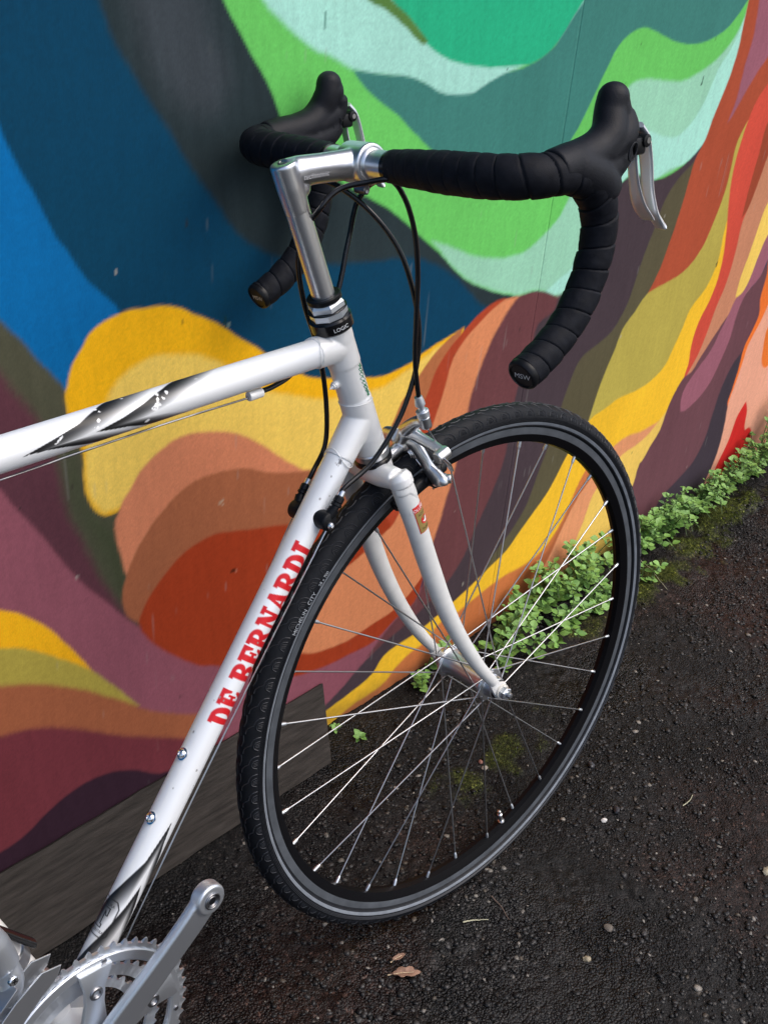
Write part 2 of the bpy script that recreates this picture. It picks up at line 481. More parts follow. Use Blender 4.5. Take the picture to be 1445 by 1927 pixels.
   [1065,376,1092,380,1118,408,1176,462,1203,484,1263,520,1313,550,1332,582,1364,549,1363,488,1370,449,1363,434,1355,384,1349,333,1349,298,1337,247,1334,178,1330,108,1279,25,1119,-4,990,-25,932,136,946,151,955,204,963,207,982,234,1012,267,1022,311,1045,357]),
  ('navy', (64, 55, 65), 4.2,
   [1340,411,1322,369,1296,352,1266,298,1256,233,1248,167,1220,121,1166,94,1085,52,1085,-35,1381,3,1367,95,1365,169,1353,243,1349,298,1356,358]),
  ('mauve leaf', (152, 94, 110), 2.3,
   [1594,815,1294,646,1275,603,1262,552,1244,527,1219,517,1203,484,1186,457,1161,414,1115,379,1076,336,1083,297,1091,287,1147,295,1196,325,1222,370,1242,427,1245,480,1263,520,1313,550,1329,587,1662,726]),
  ('orange right', (235, 116, 48), 2.5,
   [1662,726,1332,582,1344,553,1346,491,1362,451,1350,421,1330,382,1331,332,1326,273,1323,240,1431,195,1599,391,1849,480]),
  ('salmon right', (232, 165, 140), 3.2,
   [1756,602,1413,488,1380,431,1348,378,1344,342,1337,288,1328,249,1340,176,1342,104,1330,59,1273,-18,1971,-188,4367,-463,2759,803]),
  ('orange blob', (232, 118, 48), 2.6,
   [1681,535,1432,411,1439,352,1456,309,1487,289,1512,298,1817,344]),
  ('red flame', (206, 42, 40), 2.4,
   [1427,217,1401,187,1388,122,1355,50,1350,-16,1514,-12,1509,52,1521,82,1515,108,1490,128,1471,128,1450,187]),
]

def axis(lo, hi, step, far_lo, far_hi, grow=1.10):
    c = list(np.arange(lo, hi + step / 2, step))
    s, v = step, lo
    left = []
    while v > far_lo:
        s *= grow; v = max(far_lo, v - s); left.append(v)
    s, v = step, c[-1]
    right = []
    while v < far_hi:
        s *= grow; v = min(far_hi, v + s); right.append(v)
    return np.array(left[::-1] + c + right)

def smooth_poly(P):
    """Round a traced outline but keep its pointed tips."""
    P = np.asarray(P, float)
    n = len(P); out = []
    T = np.zeros_like(P)
    for i in range(n):
        a, b, c = P[i - 1], P[i], P[(i + 1) % n]
        u, v = b - a, c - b
        cs = (u @ v) / (np.linalg.norm(u) * np.linalg.norm(v) + 1e-9)
        if cs > 0.2:
            d = u / (np.linalg.norm(u) + 1e-9) + v / (np.linalg.norm(v) + 1e-9)
            T[i] = d / (np.linalg.norm(d) + 1e-9)
    for i in range(n):
        p, q = P[i], P[(i + 1) % n]
        L = np.linalg.norm(q - p)
        k = 1 if L < 6 else (3 if L < 60 else 5)
        for j in range(k):
            t = j / k
            h1, h2, h3, h4 = 2 * t ** 3 - 3 * t ** 2 + 1, t ** 3 - 2 * t ** 2 + t, -2 * t ** 3 + 3 * t ** 2, t ** 3 - t ** 2
            out.append(h1 * p + h2 * L * T[i] + h3 * q + h4 * L * T[(i + 1) % n])
    return np.array(out)

CHIPS = [(-135, 406, 6, 5, (60, 28, 18)), (-132, 403, 3, 3, (180, 110, 90)), (-154, 522, 5, 6, (175, 150, 130)), (-146, 762, 4, 8, (28, 60, 62)), (-142, 757, 6, 3, (120, 140, 135)),
         (861, 969, 3, 6, (35, 70, 60)), (862, 977, 3, 3, (60, 90, 80)), (1086, 617, 4, 6, (60, 55, 40)), (631, 399, 2, 3, (80, 60, 40)), (698, 322, 3, 3, (110, 80, 50)), (325, 1014, 2, 2, (70, 110, 100)), (-8, 1080, 2, 9, (90, 140, 130))]
WALL_E = np.array([1.04, 1.03, 1.08])            # albedo = traced colour / irradiance on the wall
gx = axis(-.62, 1.80, .0030, -4.2, 6.6)
gz = axis(-.012, 1.185, .0030, -.012, 2.7)
GX, GZ = np.meshgrid(gx * 1000, gz * 1000, indexing='ij')
img = np.empty(GX.shape + (3,))
img[:] = lin((0, 62, 92))
wob = (fbm(GX / 16, GZ / 16, 2, 3) - .5) * 3.0 + (fbm(GX / 70, GZ / 70, 2, 9) - .5) * 3.0
spk = (vnoise(GX / 2.6, GZ / 2.6, 21) - .5)
LOW_LIGHT = {'terracotta': .80, 'brown arch': .80, 'rust red': .78, 'mauve': .80, 'yellow low': .77, 'olive low': .76, 'brown low': .73, 'maroon': .76, 'near black': .80,
       'plum dark': .82, 'olive dark': .85, 'green dark': .82, 'yellow': .88, 'pale yellow': .88, 'orange tan': .92}      # paints brightened by these to offset the weaker light at lower left
BANDS = []      # the mural runs on in the same manner to both sides of the picture
cols_r = [(232, 165, 140), (206, 78, 62), (240, 188, 48), (106, 69, 77), (62, 124, 117), (105, 196, 98), (40, 174, 130), (166, 222, 208), (0, 100, 163), (64, 55, 65), (196, 132, 102)]
for k, cc in enumerate(cols_r):
    x0 = 1250 + k * 470
    zz = np.linspace(-60, 2800, 16)
    ed = x0 + 170 * np.sin(zz / 430 + k * 1.7) + zz * (.35 - .05 * k)
    BANDS.append(('band', cc, 3, np.stack([np.r_[ed, 7200, 7200], np.r_[zz, 2800, -60]], -1).ravel().tolist()))
for k, cc in enumerate([(0, 100, 163), (40, 174, 130), (222, 162, 24), (128, 74, 87), (40, 52, 57), (190, 118, 88)]):
    x0 = -760 - k * 560
    zz = np.linspace(-60, 2800, 16)
    ed = x0 + 150 * np.sin(zz / 400 + k * 2.1) - zz * .25
    BANDS.append(('band', cc, 3, np.stack([np.r_[ed, -4800, -4800], np.r_[zz, 2800, -60]], -1).ravel().tolist()))
for nm, colr, soft, flat in BANDS + MURAL:
    P = smooth_poly(np.array(flat, float).reshape(-1, 2))
    s = max(soft, 2.5)
    lo, hi = P.min(0) - 3 * s - 4, P.max(0) + 3 * s + 4
    ix = np.where((gx * 1000 > lo[0]) & (gx * 1000 < hi[0]))[0]
    iz = np.where((gz * 1000 > lo[1]) & (gz * 1000 < hi[1]))[0]
    if len(ix) == 0 or len(iz) == 0: continue
    sl = (slice(ix[0], ix[-1] + 1), slice(iz[0], iz[-1] + 1))
    d = poly_sd(GX[sl], GZ[sl], P) + wob[sl] * min(1, .35 + s * .08)
    a = smooth01(d / (2 * s) + .5)
    if s > 3:
        a = np.clip(a + spk[sl] * 1.2 * a * (1 - a), 0, 1)
    v = 1 + (fbm(GX[sl] / 130, GZ[sl] / 190, 3, sum(map(ord, nm)) % 97) - .5) * .20 + (fbm((GX[sl] + GZ[sl] * .12) / 11, GZ[sl] / 150, 3, 71) - .5) * (.30 if nm.startswith('charcoal') else .11 if sum(colr) < 260 else .05)
    img[sl] = img[sl] * (1 - a[..., None]) + (lin(colr)[None, None] / LOW_LIGHT.get(nm, 1.0) * v[..., None]) * a[..., None]
# spray mist, brush drag, dust and small chips of the paint itself
grain = 1 + (fbm(GX / 5, GZ / 42, 3, 55) - .5) * .12 + (vnoise(GX / 2.7, GZ / 2.7, 77) - .5) * .16
img *= grain[..., None]
scr = smooth01((vnoise(GX / 3.2, GZ / 55, 31) - .93) / .05) * smooth01((fbm(GX / 200, GZ / 200, 2, 5) - .45) * 5) * .22
img = img * (1 - scr[..., None]) + scr[..., None] * lin((150, 150, 148))
for k in range(60):
    cx_, cz_ = rng.uniform(-500, 1700), rng.uniform(40, 1150)
    rr = rng.uniform(1.2, 3.2)
    ix = np.where(abs(gx * 1000 - cx_) < 9)[0]; iz = np.where(abs(gz * 1000 - cz_) < 9)[0]
    if len(ix) < 2 or len(iz) < 2: continue
    sl = (slice(ix[0], ix[-1] + 1), slice(iz[0], iz[-1] + 1))
    a = smooth01((rr - np.hypot(GX[sl] - cx_, (GZ[sl] - cz_) * rng.uniform(.5, 1))) / 1.5) * rng.uniform(.3, .8)
    img[sl] = img[sl] * (1 - a[..., None]) + a[..., None] * lin((170, 165, 158) if rng.random() < .4 else (45, 40, 38))
# the larger knocks and flakes
for (cx_, cz_, rx_, rz_, dk) in CHIPS:
    ix = np.where(abs(gx * 1000 - cx_) < 30)[0]; iz = np.where(abs(gz * 1000 - cz_) < 30)[0]
    sl = (slice(ix[0], ix[-1] + 1), slice(iz[0], iz[-1] + 1))
    a = smooth01((1 - np.hypot((GX[sl] - cx_) / rx_, (GZ[sl] - cz_) / rz_) + (vnoise(GX[sl] / 3, GZ[sl] / 3, int(rx_ * 7)) - .5) * .9) * 2.5) * .85
    img[sl] = img[sl] * (1 - a[..., None]) + a[..., None] * lin(dk)
# splashed dirt just above the ground
dirt = smooth01((55 - GZ - 50 * (fbm(GX / 40, GZ / 30, 3, 13) - .5)) / 70) * .55
img = img * (1 - dirt[..., None]) + dirt[..., None] * lin((70, 60, 50))
img = np.clip(img / WALL_E, .002, .9)

WALLM = mat('sprayed wall paint', (.5, .5, .5), .8, 0, 0, .10, attr='paint', var=.10, vscale=900, bump=.00012, bscale=420, bdet=4, rvar=.08, stretch=(1, 1, .35))
backing = mat('wall core', (.20, .19, .18), .8, bump=.001, bscale=60)
wall = tag(link('painted_wall', mesh('painted_wall', box((1.2, .0525, 1.33), (10.9, .10, 2.70)), 0), backing),
           'flat wall covered in a mural of flowing colour bands with a thin upright panel joint', 'wall')
seams = [-4.2, -1.962, -.743, .477, 1.697, 2.917, 6.6]
for a_, b_ in zip(seams[:-1], seams[1:]):
    i0 = int(np.searchsorted(gx, a_ + .00004)); i1 = int(np.searchsorted(gx, b_ - .00004))
    xs = gx[i0:i1].copy()
    xs[0], xs[-1] = a_ + .00004, b_ - .00004
    nx, nz = len(xs), len(gz)
    X, Z = np.meshgrid(xs, gz, indexing='ij')
    Y = (fbm(X * 6, Z * 6, 2, 4) - .5) * .0012
    V = np.stack([X, Y, Z], -1).reshape(-1, 3)
    idx = np.arange(nx * nz).reshape(nx, nz)
    Q = np.stack([idx[:-1, :-1], idx[1:, :-1], idx[1:, 1:], idx[:-1, 1:]], -1).reshape(-1, 4)
    # rim of the board going back to the core
    rim = np.concatenate([idx[:, 0], idx[-1, 1:], idx[-2::-1, -1], idx[0, -2:0:-1]])
    back = V[rim].copy(); back[:, 1] = .0035
    nb = len(rim); off = len(V)
    V = np.concatenate([V, back])
    k = np.arange(nb); k2 = (k + 1) % nb
    Q = np.concatenate([Q, np.stack([rim[k], off + k, off + k2, rim[k2]], -1)])
    me = bpy.data.meshes.new('panel')
    me.vertices.add(len(V)); me.vertices.foreach_set('co', V.astype(np.float32).ravel())
    me.loops.add(Q.size); me.loops.foreach_set('vertex_index', Q.astype(np.int32).ravel())
    me.polygons.add(len(Q)); me.polygons.foreach_set('loop_start', np.arange(0, Q.size, 4, dtype=np.int32))
    me.polygons.foreach_set('loop_total', np.full(len(Q), 4, np.int32))
    me.update(calc_edges=True)
    at = me.attributes.new('paint', 'FLOAT_COLOR', 'POINT')
    C4 = np.ones((len(V), 4), np.float32)
    C4[:off, :3] = img[i0:i1].reshape(-1, 3); C4[off:, :3] = .1
    at.data.foreach_set('color', C4.ravel())
    link('panel', me, WALLM, wall)
del GX, GZ, wob, spk, grain, scr, dirt

# ------------------------------------------------------------------ the ground: wet dark asphalt with soil by the wall
sx = axis(-.75, 1.75, .0042, -40, 45, 1.3)
sy = axis(-.86, .02, .0042, -40, .35, 1.3)
X, Y = np.meshgrid(sx, sy, indexing='ij')
H = (fbm(X * 5, Y * 5, 3, 2) - .5) * .010 + (fbm(X * 45, Y * 45, 3, 8) - .5) * .005
near = np.exp(-((X - .25) / 1.2) ** 4) * (Y > -1.3)
H += near * ((vnoise(X * 150, Y * 150, 12) - .5) * .0032)
soil = smooth01((Y + .15 + .09 * (fbm(X * 6, Y * 6, 3, 41) - .5) * 2) / .12)        # earth along the wall foot
H += soil * (.006 + .010 * (fbm(X * 22, Y * 22, 3, 44) - .4)) * near
mossA = smooth01(1 - (np.hypot((X - 1.295) / .26, (Y + .095) / .05) + (fbm(X * 30, Y * 30, 3, 61) - .5) * 1.4)) 
mossB = smooth01(1 - (np.hypot((X - .21) / .11, (Y + .235) / .045) + (fbm(X * 26, Y * 26, 3, 63) - .5) * 2.6)) * .42
mossC = smooth01(1 - (np.hypot((X - .90) / .30, (Y + .125) / .05) + (fbm(X * 26, Y * 26, 3, 66) - .5) * 2.2)) * .7
moss = np.clip(mossA + mossB + mossC, 0, 1)
H += mossA * .014 + mossB * .004 + mossC * .006
H -= H[np.argmin(abs(sx + .03)), np.argmin(abs(sy + .36))]
pit = np.exp(-(((X - .0) / .10) ** 2 + ((Y + .37) / .06) ** 2)); H *= 1 - .85 * pit      # trodden flat where the tyre stands
H = np.where(Y > .004, np.minimum(H, -.002), H)
V = np.stack([X, Y, H], -1).reshape(-1, 3)
nx, ny = len(sx), len(sy)
idx = np.arange(nx * ny).reshape(nx, ny)
Q = np.stack([idx[:-1, :-1], idx[1:, :-1], idx[1:, 1:], idx[:-1, 1:]], -1).reshape(-1, 4)
me = bpy.data.meshes.new('ground')
me.vertices.add(len(V)); me.vertices.foreach_set('co', V.astype(np.float32).ravel())
me.loops.add(Q.size); me.loops.foreach_set('vertex_index', Q.astype(np.int32).ravel())
me.polygons.add(len(Q)); me.polygons.foreach_set('loop_start', np.arange(0, Q.size, 4, dtype=np.int32))
me.polygons.foreach_set('loop_total', np.full(len(Q), 4, np.int32))
me.polygons.foreach_set('use_smooth', np.ones(len(Q), dtype=bool))
me.update(calc_edges=True)
n1 = fbm(X * 9, Y * 9, 4, 91)[..., None]; n2 = vnoise(X * 230, Y * 230, 92)[..., None]; n3 = fbm(X * 3.2 + 4, Y * 3.2, 3, 95)[..., None]
base = np.array([.0066, .0064, .0065]) * (.3 + 1.4 * n1) * (.3 + 1.4 * n2)
rust = np.array([.016, .0088, .0072]) * (.4 + 1.2 * n2)
w = smooth01((n3 - .53) * 7) * .6
base = base * (1 - w) + rust * w
earth = np.array([.0080, .0074, .0068]) * (.4 + 1.1 * n2) * (.6 + .8 * n1)
base = base * (1 - soil[..., None]) + earth * soil[..., None]
mc = np.array([.062, .074, .011]) * (.35 + 1.2 * n2) * (.5 + n1)
base = base * (1 - moss[..., None]) + mc * moss[..., None]
C4 = np.ones((len(V), 4), np.float32); C4[:, :3] = np.clip(base, .003, .5).reshape(-1, 3)
at = me.attributes.new('paint', 'FLOAT_COLOR', 'POINT'); at.data.foreach_set('color', C4.ravel())
wet = np.clip(.60 - .44 * smooth01((fbm(X * 4, Y * 4, 3, 99) - .46) * 6) + .25 * soil + .45 * moss, .14, .95)
aw = me.attributes.new('wet', 'FLOAT', 'POINT'); aw.data.foreach_set('value', wet.astype(np.float32).ravel())
GROUNDM = mat('wet asphalt', (.03, .03, .03), .42, 0, 0, .20, attr='paint', bump=.0012, bscale=500, bdet=4)
_nt = GROUNDM.node_tree
# aggregate: one Voronoi cell per stone chip gives its own tone and relief
_vt = _nt.nodes.new('ShaderNodeTexVoronoi'); _vt.inputs['Scale'].default_value = 300
_tc = _nt.nodes.new('ShaderNodeTexCoord'); _nt.links.new(_tc.outputs['Object'], _vt.inputs['Vector'])
_sp = _nt.nodes.new('ShaderNodeSeparateColor'); _nt.links.new(_vt.outputs['Color'], _sp.inputs[0])
_rp = _nt.nodes.new('ShaderNodeValToRGB'); _el = _rp.color_ramp.elements
_el[0].position = 0; _el[0].color = (.35, .35, .35, 1); _el[1].position = 1; _el[1].color = (7, 6.6, 6.0, 1)
for _p, _c in ((.55, (.9, .9, .9, 1)), (.86, (1.7, 1.65, 1.6, 1)), (.965, (2.6, 2.4, 2.2, 1))):
    _e = _el.new(_p); _e.color = _c
_nt.links.new(_sp.outputs[0], _rp.inputs[0])
_mx = _nt.nodes.new('ShaderNodeMix'); _mx.data_type = 'RGBA'; _mx.blend_type = 'MULTIPLY'; _mx.inputs[0].default_value = 1
_bs = _nt.nodes['Principled BSDF']; _src = _bs.inputs['Base Color'].links[0].from_socket
_nt.links.new(_src, _mx.inputs[6]); _nt.links.new(_rp.outputs[0], _mx.inputs[7]); _nt.links.new(_mx.outputs[2], _bs.inputs['Base Color'])
_iv = _nt.nodes.new('ShaderNodeMath'); _iv.operation = 'MULTIPLY_ADD'; _iv.inputs[1].default_value = -1.4; _iv.inputs[2].default_value = 1
_nt.links.new(_vt.outputs['Distance'], _iv.inputs[0])
_pn = _nt.nodes.new('ShaderNodeTexNoise'); _pn.inputs['Scale'].default_value = 7; _pn.inputs['Detail'].default_value = 4
_nt.links.new(_tc.outputs['Object'], _pn.inputs['Vector'])
_pm = _nt.nodes.new('ShaderNodeMapRange'); _pm.inputs[1].default_value = .38; _pm.inputs[2].default_value = .62; _pm.inputs[3].default_value = .12; _pm.inputs[4].default_value = 1
_nt.links.new(_pn.outputs[0], _pm.inputs[0])
_b2 = _nt.nodes.new('ShaderNodeBump'); _b2.inputs['Distance'].default_value = .0026
_nt.links.new(_pm.outputs[0], _b2.inputs['Strength'])
_nt.links.new(_iv.outputs[0], _b2.inputs['Height'])
_old = _bs.inputs['Normal'].links[0].from_socket
_nt.links.new(_old, _b2.inputs['Normal']); _nt.links.new(_b2.outputs[0], _bs.inputs['Normal'])
_a = _nt.nodes.new('ShaderNodeAttribute'); _a.attribute_name = 'wet'
_nt.links.new(_a.outputs['Fac'], _nt.nodes['Principled BSDF'].inputs['Roughness'])
ground = tag(link('ground', me, GROUNDM), kind='structure')
def ground_z(x, y):
    return float(H[np.argmin(abs(sx - x)), np.argmin(abs(sy - y))])

# loose grit, one joined mesh
def grit(name, n, area, smin, smax, colf, seed, power=2.2):
    g = np.random.default_rng(seed)
    t = (1 + 5 ** .5) / 2
    I = np.array([[-1, t, 0], [1, t, 0], [-1, -t, 0], [1, -t, 0], [0, -1, t], [0, 1, t], [0, -1, -t], [0, 1, -t], [t, 0, -1], [t, 0, 1], [-t, 0, -1], [-t, 0, 1]]) / 1.9
    IF = np.array([[0, 11, 5], [0, 5, 1], [0, 1, 7], [0, 7, 10], [0, 10, 11], [1, 5, 9], [5, 11, 4], [11, 10, 2], [10, 7, 6], [7, 1, 8], [3, 9, 4], [3, 4, 2], [3, 2, 6], [3, 6, 8], [3, 8, 9], [4, 9, 5], [2, 4, 11], [6, 2, 10], [8, 6, 7], [9, 8, 1]])
    pos = area(g, n)
    n = len(pos)
    s = smin + (smax - smin) * g.random(n) ** power * 1.0
    J = I[None] * (1 + (g.random((n, 12, 3)) - .5) * .9)
    J = J * s[:, None, None] * np.stack([g.uniform(.7, 1.3, n), g.uniform(.6, 1.1, n), g.uniform(.22, .5, n)], -1)[:, None]
    a = g.uniform(0, 6.28, n); ca, sa = np.cos(a), np.sin(a)
    Vx = J[..., 0] * ca[:, None] - J[..., 1] * sa[:, None]; Vy = J[..., 0] * sa[:, None] + J[..., 1] * ca[:, None]
    iz = H[np.clip(np.searchsorted(sx, pos[:, 0]), 0, nx - 1), np.clip(np.searchsorted(sy, pos[:, 1]), 0, ny - 1)]
    V = np.stack([Vx + pos[:, :1], Vy + pos[:, 1:2], J[..., 2] + (iz + s * .05)[:, None]], -1).reshape(-1, 3)
    F = (IF[None] + (np.arange(n) * 12)[:, None, None]).reshape(-1, 3)
    me = bpy.data.meshes.new(name)
    me.vertices.add(len(V)); me.vertices.foreach_set('co', V.astype(np.float32).ravel())
    me.loops.add(F.size); me.loops.foreach_set('vertex_index', F.astype(np.int32).ravel())
    me.polygons.add(len(F)); me.polygons.foreach_set('loop_start', np.arange(0, F.size, 3, dtype=np.int32))
    me.polygons.foreach_set('loop_total', np.full(len(F), 3, np.int32))
    me.update(calc_edges=True)
    c = np.ones((n, 12, 4), np.float32); c[..., :3] = colf(g, n)[:, None]
    at = me.attributes.new('paint', 'FLOAT_COLOR', 'POINT'); at.data.foreach_set('color', c.ravel())
    return me
def area_view(g, n):
    x = g.uniform(-.72, 1.7, n * 3); y = -g.random(n * 3) ** 1.0 * .86
    keep = (y > -.86) & (x - .1 < 1.7 + 2.4 * y + .9) & (y < -.004)
    keep &= ~((x < .02) & (y > -.08))
    d = fbm(x * 7, y * 7, 3, 17)
    keep &= g.random(n * 3) < .06 + 1.2 * smooth01((d - .36) * 4) - .55 * smooth01((y + .16) / .1)
    return np.stack([x, y], -1)[keep][:n]
def col_grit(g, n):
    k = g.random(n)[:, None]; v = g.uniform(.6, 1.3, n)[:, None]
    c = np.where(k < .72, np.array([.012, .0115, .0115]), np.where(k < .93, np.array([.036, .034, .033]), np.where(k < .955, np.array([.060, .050, .040]), np.array([.17, .155, .135]))))
    return c * v
STONEM = mat('wet stones', (.05, .05, .05), .34, 0, 0, .25, attr='paint', bump=.0004, bscale=500)
tag(link('gravel', grit('gravel', 24000, area_view, .0009, .0052, col_grit, 5, 2.2), STONEM), 'dark wet grit scattered over the asphalt', 'gravel', kind='stuff')

# moss tufts, one joined mesh
def tufts(n=26000):
    g = np.random.default_rng(31)
    V, F = [], []
    x = g.uniform(.05, 1.6, n * 6); y = g.uniform(-.30, -.03, n * 6)
    ii = np.clip(np.searchsorted(sx, x), 0, nx - 1); jj = np.clip(np.searchsorted(sy, y), 0, ny - 1)
    k = g.random(len(x)) < moss[ii, jj] ** 1.2
    x, y, z = x[k][:n], y[k][:n], H[ii, jj][k][:n]
    n = len(x)
    h = g.uniform(.0015, .0048, n); a = g.uniform(0, 6.28, n); w = h * .22; lean = g.uniform(0, .7, n) * h
    b = g.uniform(0, 6.28, n)
    p0 = np.stack([x - w * np.cos(a), y - w * np.sin(a), z - .001], -1); p1 = np.stack([x + w * np.cos(a), y + w * np.sin(a), z - .001], -1)
    p2 = np.stack([x + lean * np.cos(b), y + lean * np.sin(b), z + h], -1)
    V = np.stack([p0, p1, p2], 1).reshape(-1, 3)
    return V, [[3 * i, 3 * i + 1, 3 * i + 2] for i in range(n)]
MOSSM = mat('moss', (.095, .115, .016), .85, var=.5, vscale=60)
tag(link('moss', mesh('moss', tufts(), 0), MOSSM), 'low green moss growing on the damp soil by the wall', 'moss', kind='stuff')

# ------------------------------------------------------------------ the plank leaning at the wall foot
def plank():
    # front face from the ground line up to the wall; right end cut slightly askew
    a0, a1 = np.array([-1.5, -.083, .004]), np.array([.009, -.0665, .004])
    b0, b1 = np.array([-1.5, -.006, .101]), np.array([.039, -.006, .112])
    nrm = np.cross(a1 - a0, b0 - a0); nrm /= np.linalg.norm(nrm)
    if nrm[1] > 0: nrm = -nrm
    th = .012
    nu, nv = 90, 8
    V, F = [], []
    g = np.random.default_rng(3)
    for s in (0, 1):
        for i in range(nu + 1):
            for j in range(nv + 1):
                t, q = i / nu, j / nv
                p = (a0 * (1 - t) + a1 * t) * (1 - q) + (b0 * (1 - t) + b1 * t) * q
                if j in (0, nv) or i in (0, nu):
                    p = p + np.array([0, 0, 1]) * (vnoise(i * .7, j * 3.3, 5) - .5) * .004
                V.append(p - nrm * th * s)
    m_ = (nu + 1) * (nv + 1)
    for i in range(nu):
        for j in range(nv):
            q = [i * (nv + 1) + j, (i + 1) * (nv + 1) + j, (i + 1) * (nv + 1) + j + 1, i * (nv + 1) + j + 1]
            F.append(q); F.append([m_ + k for k in q[::-1]])
    rim = [i * (nv + 1) for i in range(nu + 1)] + [nu * (nv + 1) + j for j in range(1, nv + 1)] + [i * (nv + 1) + nv for i in range(nu - 1, -1, -1)] + [j for j in range(nv - 1, 0, -1)]
    for k in range(len(rim)):
        a, b = rim[k], rim[(k + 1) % len(rim)]
        F.append([a, m_ + a, m_ + b, b])
    return np.array(V), F
tag(link('plank', mesh('plank', plank(), 30), WOOD), 'weathered grey plank leaning along the foot of the painted wall', 'plank')

# ------------------------------------------------------------------ the bicycle
# Bike space: x forward, y to the left (the wall side), z up in the plane of the bike, origin at the front axle.
MA = np.array([[0.9980825142097427, 0.06177389242293537, -0.003909097552967545],
               [-0.06075025810856073, 0.9897313807669255, 0.12938778947388477],
               [0.011861743906452194, -0.12890221154082143, 0.9915863648171968]])
AXLE = np.array([0, -0.3119760866741498, 0.3546551426039938])
U = np.array([-0.29237170472273677, 0.0, 0.9563047559630354])      # steering axis
A0 = np.array([-0.04303371401833659, 0.0, -0.013156726712523154])
DELTA = 0.08741380781778219                                        # steered a little to the left
def to4(M3, t):
    M = Matrix.Identity(4)
    for i in range(3):
        for j in range(3): M[i][j] = M3[i][j]
        M[i][3] = t[i]
    return M
M_STEER = to4(MA, AXLE)
RS = np.array(Matrix.Rotation(DELTA, 3, Vector(U)))
M_FRAME = to4(MA @ RS, AXLE + MA @ (A0 - RS @ A0))
def Pax(s): return A0 + s * U
BB = np.array([-.5994, 0, -.078])

bike = tag(bpy.data.objects.new('road_bicycle', None), 'white road bicycle with red lettering and black drop bars leaning on the painted wall', 'bicycle')
COL.objects.link(bike)
bike.location = (-.5, -.33, 0)
bike.empty_display_size = .2
T0 = Matrix.Translation(bike.location).inverted()
MF, MS = T0 @ M_FRAME, T0 @ M_STEER
def fpart(name, me, mt): return link(name, me, mt, bike, MF)
def spart(name, me, mt): return link(name, me, mt, bike, MS)
def sub(par, name, me, mt): return link(name, me, mt, par, Matrix.Identity(4))

# ---- painted tubes: a fine grid in (distance along, angle) that carries the printed decoration
def painted_tube(name, P0, P1, r, paint, ds=.0009, n=96):
    ax = P1 - P0; L = np.linalg.norm(ax); ax = ax / L
    top = np.array([-ax[2], 0, ax[0]]); top = top if top[2] > 0 else -top
    side = np.array([0, -1.0, 0])
    ns = max(2, int(L / ds))
    s = np.linspace(0, L, ns); a = np.linspace(-np.pi, np.pi, n, endpoint=False)
    S, Aa = np.meshgrid(s, a, indexing='ij')
    V = P0 + S[..., None] * ax + r * (np.cos(Aa)[..., None] * side + np.sin(Aa)[..., None] * top)
    idx = np.arange(ns * n).reshape(ns, n); nxt = np.roll(idx, -1, 1)
    Q = np.stack([idx[:-1], nxt[:-1], nxt[1:], idx[1:]], -1).reshape(-1, 4)
    me = bpy.data.meshes.new(name)
    me.vertices.add(ns * n); me.vertices.foreach_set('co', V.astype(np.float32).ravel())
    me.loops.add(Q.size); me.loops.foreach_set('vertex_index', Q.astype(np.int32).ravel())
    me.polygons.add(len(Q)); me.polygons.foreach_set('loop_start', np.arange(0, Q.size, 4, dtype=np.int32))
    me.polygons.foreach_set('loop_total', np.full(len(Q), 4, np.int32))
    me.polygons.foreach_set('use_smooth', np.ones(len(Q), dtype=bool))
    me.update(calc_edges=True)
    bm = bmesh.new(); bm.from_mesh(me); bmesh.ops.recalc_face_normals(bm, faces=bm.faces); bm.to_mesh(me); bm.free()
    c = np.ones((ns, n, 4), np.float32)
    c[..., :3] = paint(S * 1000, np.degrees(Aa), r * 1000)
    at = me.attributes.new('paint', 'FLOAT_COLOR', 'POINT'); at.data.foreach_set('color', c.ravel())
    frame = lambda ss, deg, off=.0002: P0 + ss / 1000 * ax + (r + off) * (math.cos(R(deg)) * side + math.sin(R(deg)) * top)
    return me, frame
WHITE = np.array([.74, .76, .775])
def over(c, a, col):
    a = np.clip(a, 0, 1)[..., None]
    return c * (1 - a) + a * np.asarray(col)

